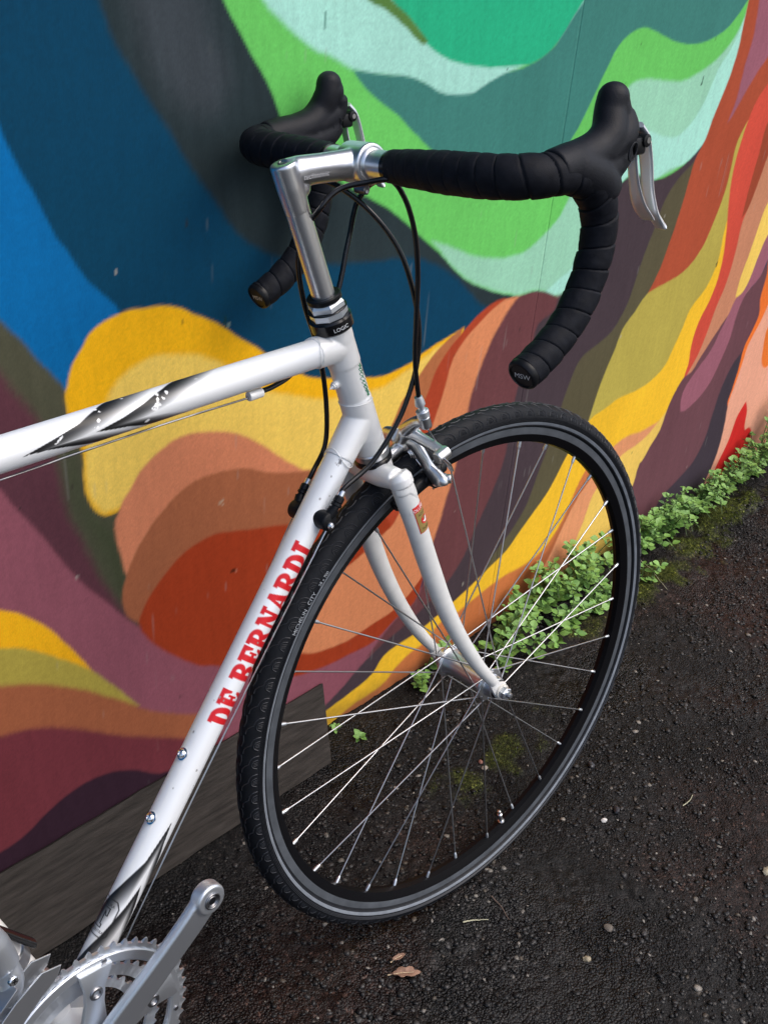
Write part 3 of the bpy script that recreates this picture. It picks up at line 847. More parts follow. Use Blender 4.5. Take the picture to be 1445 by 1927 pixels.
# fat slab letters from simple shapes; u, v in letter units, height 1
def g_rect(u, v, x0, y0, x1, y1):
    return np.minimum(np.minimum(u - x0, x1 - u), np.minimum(v - y0, y1 - v))
def g_ell(u, v, cx, cy, rx, ry):
    k = np.sqrt(((u - cx) / rx) ** 2 + ((v - cy) / ry) ** 2)
    return (1 - k) * min(rx, ry)
def g_poly(u, v, P): return poly_sd(u, v, P)
def glyph(ch, u, v):
    M, N = np.maximum, np.minimum
    if ch == 'D':
        o = N(g_ell(u, v, .38, .5, .62, .5), u - .3); i = N(g_ell(u, v, .42, .5, .26, .34), u - .42)
        return M(M(N(o, -i), g_rect(u, v, .1, .03, .42, .97)), M(g_rect(u, v, 0, .86, .5, 1), g_rect(u, v, 0, 0, .5, .14)))
    if ch == 'I':
        return M(g_rect(u, v, .14, .02, .46, .98), M(g_rect(u, v, 0, .86, .6, 1), g_rect(u, v, 0, 0, .6, .14)))
    if ch == 'E':
        d = M(g_rect(u, v, .1, .02, .42, .98), M(g_rect(u, v, 0, .86, .88, 1), g_rect(u, v, 0, 0, .9, .14)))
        d = M(d, M(g_poly(u, v, [(.6, .9), (.88, .98), (.88, .62), (.78, .62)]), g_poly(u, v, [(.6, .1), (.9, .02), (.92, .4), (.82, .4)])))
        return M(d, M(g_rect(u, v, .4, .44, .62, .56), g_rect(u, v, .55, .33, .66, .67)))
    if ch in 'BR':
        d = M(g_rect(u, v, .1, .02, .42, .98), M(g_rect(u, v, 0, .86, .5, 1), g_rect(u, v, 0, 0, .5, .14)))
        if ch == 'B':
            for cy, ry, rx, iy in ((.74, .26, .48, .125), (.28, .28, .54, .145)):
                d = M(d, N(N(g_ell(u, v, .42, cy, rx, ry), -g_ell(u, v, .46, cy, .17, iy)), u - .3))
            return d
        d = M(d, N(N(g_ell(u, v, .42, .72, .5, .28), -g_ell(u, v, .46, .73, .18, .14)), u - .3))
        return M(d, g_poly(u, v, [(.5, .52), (.72, .56), (.98, .16), (1.12, .14), (1.1, 0), (.8, 0), (.42, .46)]))
    if ch == 'N':
        d = M(g_rect(u, v, .12, .04, .27, .96), g_rect(u, v, .78, .04, .93, .97))
        d = M(d, g_poly(u, v, [(.0, 1), (.36, 1), (.93, .22), (.93, -.01), (.74, -.01), (.14, .84), (.0, .86)]))
        return M(d, M(g_rect(u, v, 0, 0, .42, .14), g_rect(u, v, .62, .86, 1.06, 1)))
    if ch == 'A':
        d = M(g_poly(u, v, [(.38, 1), (.66, 1), (1.0, .1), (.66, .1)]), g_poly(u, v, [(.40, .98), (.52, .86), (.26, .08), (.1, .08)]))
        d = M(d, g_rect(u, v, .26, .26, .74, .38))
        return M(d, M(g_rect(u, v, -.02, 0, .38, .14), g_rect(u, v, .56, 0, 1.1, .14)))
    return np.full(u.shape, -1.0)
def dt_paint(S, D, r):
    c = np.empty(S.shape + (3,)); c[:] = WHITE
    Dp = np.where(D < -140, D + 360, D)
    # two airbrushed spear points, black fading to the white of the tube
    for s0, up, dn, w in ((206, [(4, 206), (31, 162.6), (79, 133.4), (102, 122), (150, 98), (200, 80)], [(-140, 95), (-43, 154), (-9, 183), (4, 206)], 26),
                          (140.5, [(3, 140.5), (24, 117.6), (61, 86.5), (103, 61.5), (150, 40), (200, 25)], [(-140, 60), (-34, 97), (-25, 114), (3, 140.5)], 24)):
        u_ = np.interp(Dp, [a for a, b in up], [b for a, b in up])
        d_ = np.interp(Dp, [a for a, b in dn], [b for a, b in dn])
        edge = np.where(Dp >= up[0][0], u_, d_)
        inside = smooth01((edge - S) / 2.6 + .5)
        c = c * (1 - inside[..., None]) + WHITE * inside[..., None]
        dep = np.maximum(edge - S, 0)
        dark = inside * (1 - np.clip(dep / np.where(Dp >= up[0][0], w * 1.7, w * 1.6), 0, 1) ** 2.6)
        c = over(c, dark * .995, (.006, .006, .007))
    c = over(c, smooth01((75 - S) / 60) * .55 * smooth01((Dp + 60) / 60), (.10, .08, .07))
    # the maker's lettering
    x0, hgt = 305.0, 25.5
    adv = dict(D=1.06, E=1.0, B=1.04, R=1.14, N=1.12, A=1.10, I=.68)
    txt = 'DE BERNARDI'
    tot = sum(adv.get(ch, .5) for ch in txt)
    k = 195.0 / tot
    V_ = (np.where(D < -140, D, D) * math.pi / 180 * r + 11.3) / hgt
    pos = x0
    for ch in txt:
        if ch == ' ': pos += .5 * k; continue
        m = (S > pos - 3) & (S < pos + 1.25 * k) & (V_ > -.2) & (V_ < 1.2)
        if m.any():
            d = glyph(ch, (S[m] - pos) / k, V_[m]) * 20
            a = smooth01((d + .35) / .9 + .5)
            cc = c[m]; cc = cc * (1 - a[:, None]) + a[:, None] * np.array([.58, .014, .020]); c[m] = cc
        pos += adv[ch] * k
    # the tubing badge: outlined shield with an outlined T
    px, py = (90 - D) * math.pi / 180 * r, S          # px to the right when read upright
    box_ = poly_sd(px, py, [(-16, 84), (9, 84), (11.5, 87), (11.5, 113), (8, 118), (-15, 118), (-18, 114), (-18, 88)])
    c = over(c, smooth01((.95 - abs(box_ + .7)) / .5), (.02, .02, .02))
    T = poly_sd(px, py, [(-8.5, 110.5), (4.5, 110.5), (4.5, 103.5), (2.5, 103.5), (.8, 107), (.3, 107), (.3, 94.5), (2.3, 94.5), (2.3, 91.5), (-6.3, 91.5), (-6.3, 94.5), (-4.3, 94.5), (-4.3, 107), (-4.8, 107), (-6.5, 103.5), (-8.5, 103.5)])
    c = over(c, smooth01((.85 - abs(T)) / .5), (.02, .02, .02))
    # chips and scuffs
    g = np.random.default_rng(4)
    for k_ in range(26):
        s_, d_ = g.uniform(40, 620), g.uniform(-60, 130)
        dark_here = s_ < 200
        rr = g.uniform(.4, 1.3)
        dd = np.hypot((S - s_) / g.uniform(1, 1.8), (D - d_) * math.pi / 180 * r)
        c = over(c, smooth01((rr - dd) / .5) * .9, (.75, .76, .77) if dark_here else (.25, .24, .23))
    dd = np.hypot((S - 588) / 1.7, (D - 38) * math.pi / 180 * r) + (vnoise(S * 1.2, D * .5, 3) - .5) * 3
    c = over(c, smooth01((2.3 - dd) / .8) * .85, (.10, .10, .11))
    return c
DT0, DT1 = BB, Pax(.43)
me, dt_at = painted_tube('down_tube', DT0, DT1, .0143, dt_paint, .0008, 132)

# lugs and head tube: the body of the frame, one fused skin
HTa, HTb = Pax(.3885), Pax(.5314)
d_dt = (DT1 - DT0) / np.linalg.norm(DT1 - DT0)
TT0, TT1 = np.array([-.766, 0, .4755]), Pax(.5116)
d_tt = (TT1 - TT0) / np.linalg.norm(TT1 - TT0)
ST1 = BB + np.array([-.2924, 0, .9563]) * .60
frame_me = remesh('frame', join(
    rod(HTa, HTb, .0160, 40),
    rod(Pax(.3885), Pax(.4075), .0172, 40), rod(Pax(.519), Pax(.5314), .0170, 40),
    rod(Pax(.405), Pax(.452), .0169, 40), rod(Pax(.492), Pax(.531), .0167, 40),
    tube([DT1, DT1 - d_dt * .012, DT1 - d_dt * .050], [.0168, .0164, .0153], 36),
    tube([TT1, TT1 - d_tt * .014, TT1 - d_tt * .034], [.0166, .0158, .0150], 36),
    rod(Pax(.478) - np.array([.0, 0, 0]), Pax(.478) + np.array([-.9563, 0, -.2924]) * .0205, .0038, 16),
), .0011, 3)
frame = fpart('frame', frame_me, PEARL)
dtube = sub(frame, 'down_tube', me, PAINT)
sub(frame, 'cable_stop_boss', mesh('cable_stop_boss', lathe([(.0042, -.002), (.0042, .001), (.0034, .0012), (.0034, .003), (.0022, .0032), (.0003, .0075)], Pax(.478) + np.array([-.9563, 0, -.2924]) * .0195, (-.9563, 0, -.2924), 20), 30), PEARL)
# lug shorelines: thin raised borders
lug_edge = join(
    tube(catmull([Pax(.452) + .01695 * np.array([.9563 * math.cos(t), -math.sin(t), .2924 * math.cos(t)]) - U * (.010 * (1 - abs(math.cos(t / 2 + math.pi / 2)))) for t in np.linspace(0, 2 * math.pi, 26)], 3), .00045, 6, False),
)
sub(frame, 'lug_edge', mesh('lug_edge', lug_edge, 60), PEARL)
def shore(P0, ax, s0, r, amp, lobes=2):
    top = np.array([-ax[2], 0, ax[0]]); sd_ = np.array([0, -1.0, 0])
    return tube([P0 + ax * (s0 + amp * math.cos(lobes * t)) + (r + .0002) * (math.cos(t) * sd_ + math.sin(t) * top) for t in np.linspace(0, 2 * math.pi, 61)], .00042, 6, False)
sub(frame, 'lug_edge', mesh('lug_edge', shore(DT1, -d_dt, .050, .0153, .005), 60), PEARL)
sub(frame, 'lug_edge', mesh('lug_edge', shore(TT1, -d_tt, .034, .0150, .004), 60), PEARL)

def tt_paint(S, D, r):
    c = np.empty(S.shape + (3,)); c[:] = WHITE
    Dp = np.where(D < -150, D + 360, D)
    for up, dn, w in (([(-8, 231), (15, 258), (37, 282), (69, 300), (110, 318), (180, 345)], [(-150, 340), (-54, 294), (-25, 268), (-13, 251), (-8, 231)], 24),
                      ([(-6, 294), (13, 319.7), (37, 342), (70, 365), (110, 385), (180, 410)], [(-150, 400), (-55, 347), (-25, 324), (-6, 294)], 24)):
        u_ = np.interp(Dp, [a for a, b in up], [b for a, b in up]); d_ = np.interp(Dp, [a for a, b in dn], [b for a, b in dn])
        edge = np.where(Dp >= up[0][0], u_, d_)
        ins = smooth01((S - edge) / 2.8 + .5)
        c = c * (1 - ins[..., None]) + WHITE * ins[..., None]
        dep = np.maximum(S - edge, 0)
        c = over(c, ins * (1 - np.clip(dep / np.where(Dp >= up[0][0], w * 2.1, w * 1.8), 0, 1) ** 3.0) * .995, (.006, .006, .007))
    g = np.random.default_rng(12)
    for k_ in range(30):
        s_, d_ = g.uniform(235, 375), g.uniform(-30, 95)
        rr = g.uniform(.5, 1.6)
        ang = g.uniform(0, 3.1)
        x, y = S - s_, (D - d_) * math.pi / 180 * r
        dd = np.hypot((x * math.cos(ang) + y * math.sin(ang)) / g.uniform(1, 2.4), (-x * math.sin(ang) + y * math.cos(ang)))
        c = over(c, smooth01((rr - dd + (vnoise(S, D * .3, k_) - .5)) / .4) * .95, (.78, .79, .80))
    for (s_, d_, L, ww) in ((352, 14, 8, 2.0), (262, 6, 8, .5)):
        x, y = S - s_, (D - d_) * math.pi / 180 * r
        dd = np.maximum(abs(x * .85 + y * .5) - L / 2, 0) + np.maximum(abs(-x * .5 + y * .85) - ww, 0) + (vnoise(S * .9, D * .3, 5) - .5) * 1.2
        c = over(c, smooth01((.5 - dd) / .6), (.78, .79, .80))
    for k_ in range(14):
        s_, d_ = g.uniform(380, 540), g.uniform(-20, 90)
        dd = np.hypot((S - s_) / g.uniform(1, 3), (D - d_) * math.pi / 180 * r)
        c = over(c, smooth01((g.uniform(.4, 1.0) - dd) / .5) * .35, (.9, .9, .9))
    return c
me, tt_at = painted_tube('top_tube', TT0, TT1, .0139, tt_paint, .0008, 132)
ttube = sub(frame, 'top_tube', me, PAINT)
sub(frame, 'seat_tube', mesh('seat_tube', rod(BB, ST1, .0143, 32), 40), PEARL)
RA = np.array([-1.0085, 0, 0.0])
for s in (-1, 1):
    sub(frame, 'chain_stay', mesh('chain_stay', tube(catmull([BB + [-.02, s * .022, 0], BB + [-.16, s * .036, .02], RA + [.02, s * .062, -.003], RA + [0, s * .064, 0]], 8), .009, 16), 40), PEARL)
    sub(frame, 'seat_stay', mesh('seat_stay', tube(catmull([ST1 + np.array([.2924, 0, -.9563]) * .02 + [-.01, s * .014, 0], ST1 * .5 + RA * .5 + [0, s * .034, 0], RA + [.004, s * .064, .006]], 8), .0075, 16), 40), PEARL)
sub(frame, 'bottom_bracket_shell', mesh('bottom_bracket_shell', rod(BB + [0, -.034, 0], BB + [0, .034, 0], .0195, 36), 40), PEARL)
for s_ in (266.5, 200.5):
    p = dt_at(s_, 90, 0); nrm = dt_at(s_, 90, 1) - dt_at(s_, 90, 0)
    b = sub(frame, 'bottle_bolt', mesh('bottle_bolt', lathe([(.0062, -.0005), (.0062, .0006), (.0046, .0010), (.0046, .0028), (.0036, .0042), (.0022, .0047), (.0020, .0030), (.0003, .0030)], p, nrm, 24), 40), CHROME)
# top tube cable guides and the bare rear brake wire
dn_at = lambda s, off: TT0 + d_tt * s + np.array([0, 0, -1]) * (.0139 + off)
for s_ in (.466, .16):
    sub(frame, 'cable_guide', mesh('cable_guide', bevel(tube([dn_at(s_ - .008, .0065) + [0, .001, 0], dn_at(s_ + .008, .0065) + [0, .001, 0]], .0046, 14), .0008), 40), PEARL)

# tubing badge print and small lettering wrapped on the tubes
def wrap_dt(txt, size, s, deg, name, mt, across=True):
    V, F = text_vf(txt, size)
    V = V.copy(); cxm = V[:, 0].mean()
    out = [dt_at((s + v[1] * 1000), deg - math.degrees((v[0] - cxm) / .0143), .00018) for v in V]
    sub(dtube, name, mesh(name, (np.array(out), F), 0), mt)
wrap_dt('NERVATURA', .0042, 112.3, 103, 'badge_lettering', BLACKINK)
wrap_dt('CONCENTRAT', .0038, 86.6, 103, 'badge_lettering', BLACKINK)

# ---- headset
def ring(s0, s1, r, seg=40, ch=.0008, ri=.0113):
    return lathe([(ri, s0), (r - ch, s0), (r, s0 + ch), (r, s1 - ch), (r - ch, s1), (ri, s1)], A0, U, seg)
HEAD = fpart('headset', mesh('headset', ring(.5314, .5452, .0208, 48, .0018), 35), GLOSSB)
sub(HEAD, 'locknut', mesh('locknut', join(lathe([(.0113, .5452), (.0178, .5452), (.0185, .546), (.0185, .5515), (.0178, .5523), (.0113, .5523)], A0, U, 8), lathe([(.0113, .5532), (.0172, .5532), (.0182, .5540), (.0182, .5585), (.0160, .5612), (.0113, .5612)], A0, U, 6)), 20), ALUB)
sub(HEAD, 'spacer_ring', mesh('spacer_ring', ring(.5521, .5534, .0192), 35), GLOSSB)
sub(HEAD, 'top_seal', mesh('top_seal', ring(.5610, .5672, .0168, 40, .0012), 35), BLACKP)
sub(HEAD, 'lower_cup', mesh('lower_cup', ring(.3800, .3888, .0186, 48, .0012), 35), ALU)
sub(HEAD, 'crown_race', mesh('crown_race', ring(.3735, .3802, .0203, 48, .0015), 35), GLOSSB)
V, F = text_vf('LOGIC', .0054)
V = V.copy(); V[:, 0] -= V[:, 0].mean()
f_side = np.array([0, -1.0, 0]); f_fwd = np.array([.9563, 0, .2924])
def on_axis(s, deg, r): return Pax(s) + r * (math.cos(R(deg)) * f_side + math.sin(R(deg)) * f_fwd)
sub(HEAD, 'lettering', mesh('lettering', (np.array([on_axis(.5358 + v[1], -15 + math.degrees(v[0] / .0208), .0210) for v in V]), F), 0), WHITEINK)
# leafy crest on the front of the head tube
def crest():
    V, F = [], []
    g = np.random.default_rng(8)
    for k in range(9):
        s = .446 + .0050 * k; base = 44
        for sd_ in (-1, 1):
            tip = (s + .006, base + sd_ * (44 - abs(k - 5) * 3)); rt = (s, base + sd_ * 10)
            pts = [rt, ((rt[0] + tip[0]) / 2 + .003, (rt[1] + tip[1]) / 2 + 3), tip, ((rt[0] + tip[0]) / 2 - .002, (rt[1] + tip[1]) / 2 - 3)]
            n = len(V); V += [on_axis(a, b, .0163) for a, b in pts]; F.append([n, n + 1, n + 2, n + 3])
    return np.array(V), F
sub(frame, 'crest_leaves', mesh('crest_leaves', crest(), 0), GREENP)
sub(frame, 'crest_shield', mesh('crest_shield', (np.array([on_axis(a, b, .01635) for a, b in ((.478, 40), (.492, 30), (.500, 50), (.492, 80), (.478, 76), (.470, 58))]), [[0, 1, 2, 3, 4, 5]]), 0), RED)

# ---- stem and handlebar (turn with the fork)
CL = np.array([-.158, 0, .6415])
QT = Pax(.6835)
stem_me = remesh('stem', join(
    tube([Pax(.648), Pax(.655), Pax(.668)], [.01115, .0113, .0116], 48),
    tube([Pax(.650), Pax(.672), QT + U * .0085, QT + U * .0105], [.0113, .0124, .0124, .0112], 48),
    tube([QT + [-.0015, 0, .0005], QT + [.014, 0, .0010], CL * .45 + QT * .55 + [0, 0, .0006], CL - [.004, 0, 0]], [.0118, .0126, .0122, .0132], 48, ab=(.94, 1.06)),
    tube([CL + [0, -.0165, 0], CL + [0, -.0150, 0], CL + [0, .0150, 0], CL + [0, .0165, 0]], [.0176, .0186, .0186, .0176], 56),
    ellipsoid(QT * .8 + CL * .2 + [-.006, 0, -.0135], (.013, .0098, .010), None, 24),
), .0008, 16)
stem = spart('stem', stem_me, ALU)
sub(stem, 'quill', mesh('quill', rod(Pax(.560), Pax(.6545), .0111, 56), 40), ALU)
sub(stem, 'stem_bolt', mesh('stem_bolt', lathe([(.0058, .0), (.0058, .0012), (.0042, .0016), (.0036, -.0002), (.0003, -.0004)], QT + U * .0098 + [.001, 0, 0], U, 20), 40), DKSTEEL)
sub(stem, 'clamp_bolt', mesh('clamp_bolt', lathe([(.0045, -.006), (.0045, .006), (.003, .0068), (.0003, .006)], CL + [-.003, -.004, -.0225], (0.15, -1, -.05), 18), 40), DKSTEEL)
V, F = text_vf('technomic', .0068, .28)
V = V.copy()
sub(stem, 'lettering', mesh('lettering', (np.stack([QT[0] + .008 + V[:, 0], -.0132 + 0 * V[:, 0] - .0004, QT[2] - .0045 + V[:, 1] + V[:, 0] * .03], -1), F), 0), DIMINK)

bar = spart('handlebar', mesh('handlebar', tube(catmull([CL + [0, -.052, 0], CL + [0, -.022, 0], CL + [0, .022, 0], CL + [0, .052, 0]], 6), .0131, 32), 40), ALU)
for s in (-1, 1):
    sub(bar, 'bar_collar', mesh('bar_collar', lathe([(.0131, .016), (.0148, .0162), (.0156, .0175), (.0150, .0190), (.0131, .0205)], CL, (0, s, 0), 36, closed=True), 30), ALU)
HW = .1944
def bar_path(s):
    P = [(-.158, s * .041, .6415), (-.158, s * .075, .642), (-.158, s * .12, .6425), (-.155, s * .155, .643), (-.144, s * .181, .6435), (-.124, s * .1925, .644),
         (-.100, s * HW, .6425), (-.074, s * HW, .633), (-.057, s * HW, .610), (-.0555, s * HW, .581), (-.066, s * HW, .5485), (-.0885, s * HW, .5175), (-.118, s * HW, .4955), (-.1445, s * HW, .4830)]
    return catmull(P, 30)
def tape_mesh(s):
    P = bar_path(s)
    seg = np.r_[0, np.cumsum(np.linalg.norm(np.diff(P, axis=0), axis=1))]
    arc = np.linspace(0, seg[-1], 620)
    P = np.stack([np.interp(arc, seg, P[:, k]) for k in range(3)], 1)
    T, Uu, Ww = frames(P, (0, 0, 1))
    n = 40
    a = np.linspace(0, 2 * np.pi, n, endpoint=False)
    r0 = np.interp(arc, [0, .004, .02, .06, .10, .15, .18, .23, .27, seg[-1]], [.0138, .0142, .0155, .0172, .0178, .0178, .0168, .0166, .0156, .0150])
    pitch = np.interp(arc, [0, .13, .2, seg[-1]], [.0165, .017, .022, .020])
    pitch = pitch * (1 + .30 * (vnoise(arc * 26, arc * 0 + 3 + s, 8) - .5))
    turn = np.cumsum(np.r_[0, np.diff(arc)] / pitch)
    gd = np.interp(arc, [0, .13, .19, .24], [.62, .62, .9, 1.0])[:, None] * (.6 + .8 * vnoise(turn, turn * 0 + 2, 4))[:, None]
    ph = (turn[:, None] + s * a[None] / (2 * np.pi)) % 1.0
    step = gd * (.0007 * np.sin(math.pi * ph) ** .6 + (.5 - ph) * .0009 - .0015 * np.exp(-((np.minimum(ph, 1 - ph)) / .03) ** 2)) + (vnoise(arc[:, None] * 260, a[None] * 5, 16) - .5) * .0004 + (vnoise(arc[:, None] * 90, a[None] * 2, 6) - .5) * .0007
    rr = r0[:, None] + step
    V = P[:, None] + rr[..., None] * (np.cos(a)[None, :, None] * Uu[:, None] + np.sin(a)[None, :, None] * Ww[:, None])
    V = V.reshape(-1, 3)
    F = []
    for i in range(len(P) - 1):
        for k in range(n):
            k2 = (k + 1) % n
            F.append([i * n + k, i * n + k2, (i + 1) * n + k2, (i + 1) * n + k])
    F.append(list(range(n))[::-1]); F.append([(len(P) - 1) * n + k for k in range(n)])
    return V, F
for s in (-1, 1):
    tape = sub(bar, 'bar_tape', mesh('bar_tape', tape_mesh(s), 50), TAPE)
    P = bar_path(s); e = P[-1]; d = P[-1] - P[-4]; d /= np.linalg.norm(d)
    sub(bar, 'tape_finish', mesh('tape_finish', tube([P[0] + [0, -s * .001, 0], P[0] + [0, s * .006, 0], P[0] + [0, s * .0135, 0]], [.0140, .0145, .0150], 32), 30), GLOSSB)
    plug = sub(bar, 'bar_end_plug', mesh('bar_end_plug', lathe([(.0148, -.002), (.0152, .0005), (.0152, .0040), (.0138, .0062), (.0122, .0066), (.0118, .0054), (.0003, .0052)], e, d, 36), 40), BLACKP)
    V, F = text_vf('MSW', .0078, .25)
    V = V.copy(); V[:, 0] -= V[:, 0].mean(); V[:, 1] -= .0028
    ex = np.array([0, -1, 0]) if s < 0 else np.array([0, -1, 0])
    ex = ex - (ex @ d) * d; ex /= np.linalg.norm(ex); ey = np.cross(d, ex)
    sub(bar, 'plug_lettering', mesh('plug_lettering', (e + d * .0057 + V[:, :1] * ex + V[:, 1:2] * ey, F), 0), WHITEINK)
    # brake hood
    y = s * HW
    yb, yt = s * .1925, s * .1880
    hood_me = remesh('brake_hood', join(
        tube(catmull([(-.122, y, .6470), (-.105, y, .6495), (-.083, yb, .6520), (-.062, yb, .6580), (-.0480, yb, .6695), (-.0415, yt, .6860), (-.0395, yt, .6960)], 6), np.interp(np.linspace(0, 1, 37), [0, .2, .45, .65, .85, 1], [.0170, .0174, .0168, .0156, .0138, .0133]), 30),
        tube(catmull([(-.100, y, .648), (-.080, y, .641), (-.063, y, .632), (-.054, y, .622)], 6), np.interp(np.linspace(0, 1, 19), [0, .4, 1], [.0185, .0200, .0190]), 28),
        tube(catmull([(-.066, yb, .640), (-.046, yb, .645), (-.030, yb, .655)], 6), np.interp(np.linspace(0, 1, 13), [0, .4, 1], [.0176, .0170, .0140]), 28),
        tube(catmull([(-.060, yb, .655), (-.043, yb, .661), (-.0290, yb, .670), (-.0285, yt, .684)], 6), np.interp(np.linspace(0, 1, 19), [0, .5, 1], [.0165, .0158, .0125]), 28),
        ellipsoid((-.0385, yt, .6970), (.0140, .0136, .0125), None, 24),
        ellipsoid((-.0345, yt, .6880), (.0130, .0132, .0160), None, 24),
    ), .0015, 10)
    hood = sub(bar, 'brake_hood', hood_me, HOODM)
    sub(bar, 'hood_emblem', mesh('hood_emblem', tube([(-.037 + .0055 * math.cos(t), y - .0164, .655 + .0065 * math.sin(t) + .003 * math.cos(t)) for t in np.linspace(0, 2 * math.pi, 25)], .0008, 8, False), 60), HOODM)
    piv = sub(bar, 'lever_pivot', mesh('lever_pivot', join(bevel(tube([(-.0095, y - .0118, .6610), (-.0095, y + .0118, .6610)], .0056, 20), .0012), bevel(box((-.0160, y, .6570), (.016, .020, .015)), .003)), 40), BLACKP)
    sub(bar, 'pivot_pin', mesh('pivot_pin', lathe([(.0026, -.0124), (.0026, .0124)], (-.0090, y, .6612), (0, 1, 0), 16), 40), DKSTEEL)
    # brake lever blade and the shift blade behind it
    def blade(pts, wid, th, dish):
        P = catmull(pts, 8); n_ = len(P)
        w = np.interp(np.linspace(0, 1, n_), *wid); h = np.interp(np.linspace(0, 1, n_), *th)
        T, _, _ = frames(P); V, F = [], []
        yv = np.array([0, 1.0, 0]); m_ = 12
        for i in range(n_):
            nn = np.cross(T[i], yv); nn /= np.linalg.norm(nn)
            for k in range(m_):
                t = 2 * math.pi * k / m_
                yy = math.cos(t) * w[i]; zz = math.sin(t) * h[i] - dish * (yy / w[i]) ** 2 * h[i]
                V.append(P[i] + yv * yy + nn * zz)
        for i in range(n_ - 1):
            for k in range(m_):
                F.append([i * m_ + k, i * m_ + (k + 1) % m_, (i + 1) * m_ + (k + 1) % m_, (i + 1) * m_ + k])
        F.append(list(range(m_))[::-1]); F.append([(n_ - 1) * m_ + k for k in range(m_)])
        return np.array(V), F
    lv = sub(bar, 'brake_lever', mesh('brake_lever', blade([(-.0085, y, .6735), (.0015, y, .6625), (.0095, y, .640), (.0150, y, .618), (.0255, y, .597), (.0385, y, .5835), (.0425, y, .5800)],
        ([0, .15, .6, .85, .94, 1], [.0062, .0076, .0064, .0056, .0064, .0045]), ([0, .5, .9, 1], [.0030, .0028, .0034, .0030]), .6), 50), LEVER)
    sub(bar, 'shift_lever', mesh('shift_lever', blade([(-.012, y, .652), (-.0105, y, .640), (-.0050, y, .622), (.0036, y, .606), (.0165, y, .5932), (.0203, y, .5907)],
        ([0, .35, .7, .92, 1], [.0046, .0056, .0084, .0074, .0036]), ([0, .5, 1], [.0022, .0020, .0018]), .9), 50), LEVER)

# ---- fork
def blade_pts(s):
    return catmull([(-.1540, s * .0392, .3380), (-.1505, s * .0435, .322), (-.1400, s * .0478, .287), (-.1225, s * .0492, .232), (-.1000, s * .0503, .170), (-.0735, s * .0513, .113), (-.0415, s * .0522, .058), (-.0130, s * .0526, .0185)], 8)
crown_me = remesh('fork', join(
    rod(Pax(.360), Pax(.3745), .0182, 40),
    tube([(-.1550, -.038, .3345), (-.1545, -.014, .3325), (-.1545, .014, .3325), (-.1550, .038, .3345)], [.0116, .0136, .0136, .0116], 28),
    *[tube([(-.1550, s * .0385, .3405), (-.1538, s * .0412, .3360), (-.1518, s * .0430, .3285)], [.0112, .0134, .0131], 28) for s in (-1, 1)],
), .0011, 5)
fork = spart('fork', crown_me, PEARL)
for s in (-1, 1):
    P = blade_pts(s)
    bl = sub(fork, 'fork_blade', mesh('fork_blade', tube(P, np.interp(np.linspace(0, 1, len(P)), [0, .25, .5, .75, 1], [.0112, .0118, .0110, .0088, .0064]), 28, ab=(.93, 1.07)), 40), FORKP)
    sub(fork, 'dropout', mesh('dropout', bevel(prism([(-.020, .016), (-.010, .026), (-.002, .013), (.008, .009), (.0115, .001), (.009, -.008), (.002, -.0115), (-.007, -.009), (-.012, .0)], (0, s * .0527, 0), (1, 0, 0), (0, 0, 1), .0052), .0012), 30), FORKP)
# fork decal: a gold label with a red head and a white dove on red
P = blade_pts(-1)
def fork_at(z, deg, off=.00028):
    k = np.interp(z, P[::-1, 2], np.arange(len(P))[::-1]); i = int(k); f_ = k - i
    i2 = min(i + 1, len(P) - 1)
    p = P[i] * (1 - f_) + P[i2] * f_; t = P[i2] - P[i]; t /= np.linalg.norm(t)
    fw = np.array([1.0, 0, 0]); fw -= (fw @ t) * t; fw /= np.linalg.norm(fw)
    rr = np.interp(k / (len(P) - 1), [0, .25, .5, .75, 1], [.0112, .0118, .0110, .0088, .0064])
    return p + (rr + off) * (math.cos(R(deg)) * np.array([0, -.93, 0]) + math.sin(R(deg)) * fw * 1.07)
def patch(z0, z1, d0, d1, off, nz=6, nd=10):
    V = [fork_at(z0 + (z1 - z0) * i / nz, d0 + (d1 - d0) * j / nd, off) for i in range(nz + 1) for j in range(nd + 1)]
    F = [[i * (nd + 1) + j, i * (nd + 1) + j + 1, (i + 1) * (nd + 1) + j + 1, (i + 1) * (nd + 1) + j] for i in range(nz) for j in range(nd)]
    return np.array(V), F
DZ0, DZ1, DA, DB = .2745, .3065, -22, 80
dec = sub(fork, 'fork_label', mesh('fork_label', patch(DZ0, DZ1, DA, DB, .00025), 60), RED)
sub(dec, 'gold_field', mesh('gold_field', patch(DZ0 + .0008, DZ1 - .0068, DA + 4, DB - 4, .0004), 60), GOLD)
def crown_tip():
    V, F = [], []
    nd = 24
    for j in range(nd + 1):
        d_ = -70 + 200 * j / nd
        zt = .3295; zb = .3220 - .0125 * max(0, 1 - abs(d_ - 35) / 38)
        for q in range(6):
            z = zt + (zb - zt) * q / 5
            V.append(fork_at(z, d_, .0012 if q < 5 else .0001))
    for j in range(nd):
        for q in range(5):
            F.append([j * 6 + q, j * 6 + q + 1, (j + 1) * 6 + q + 1, (j + 1) * 6 + q])
    return np.array(V), F
sub(fork, 'crown_point', mesh('crown_point', crown_tip(), 40), FORKP)
def oval(zc, dc, rz, rd, off, n=20): return (np.array([fork_at(zc + rz * math.sin(t), dc + rd * math.cos(t), off) for t in np.linspace(0, 2 * math.pi, n, endpoint=False)]), [list(range(n))])
sub(dec, 'red_oval', mesh('red_oval', oval(.2880, 26, .0046, 24, .00075), 0), RED)
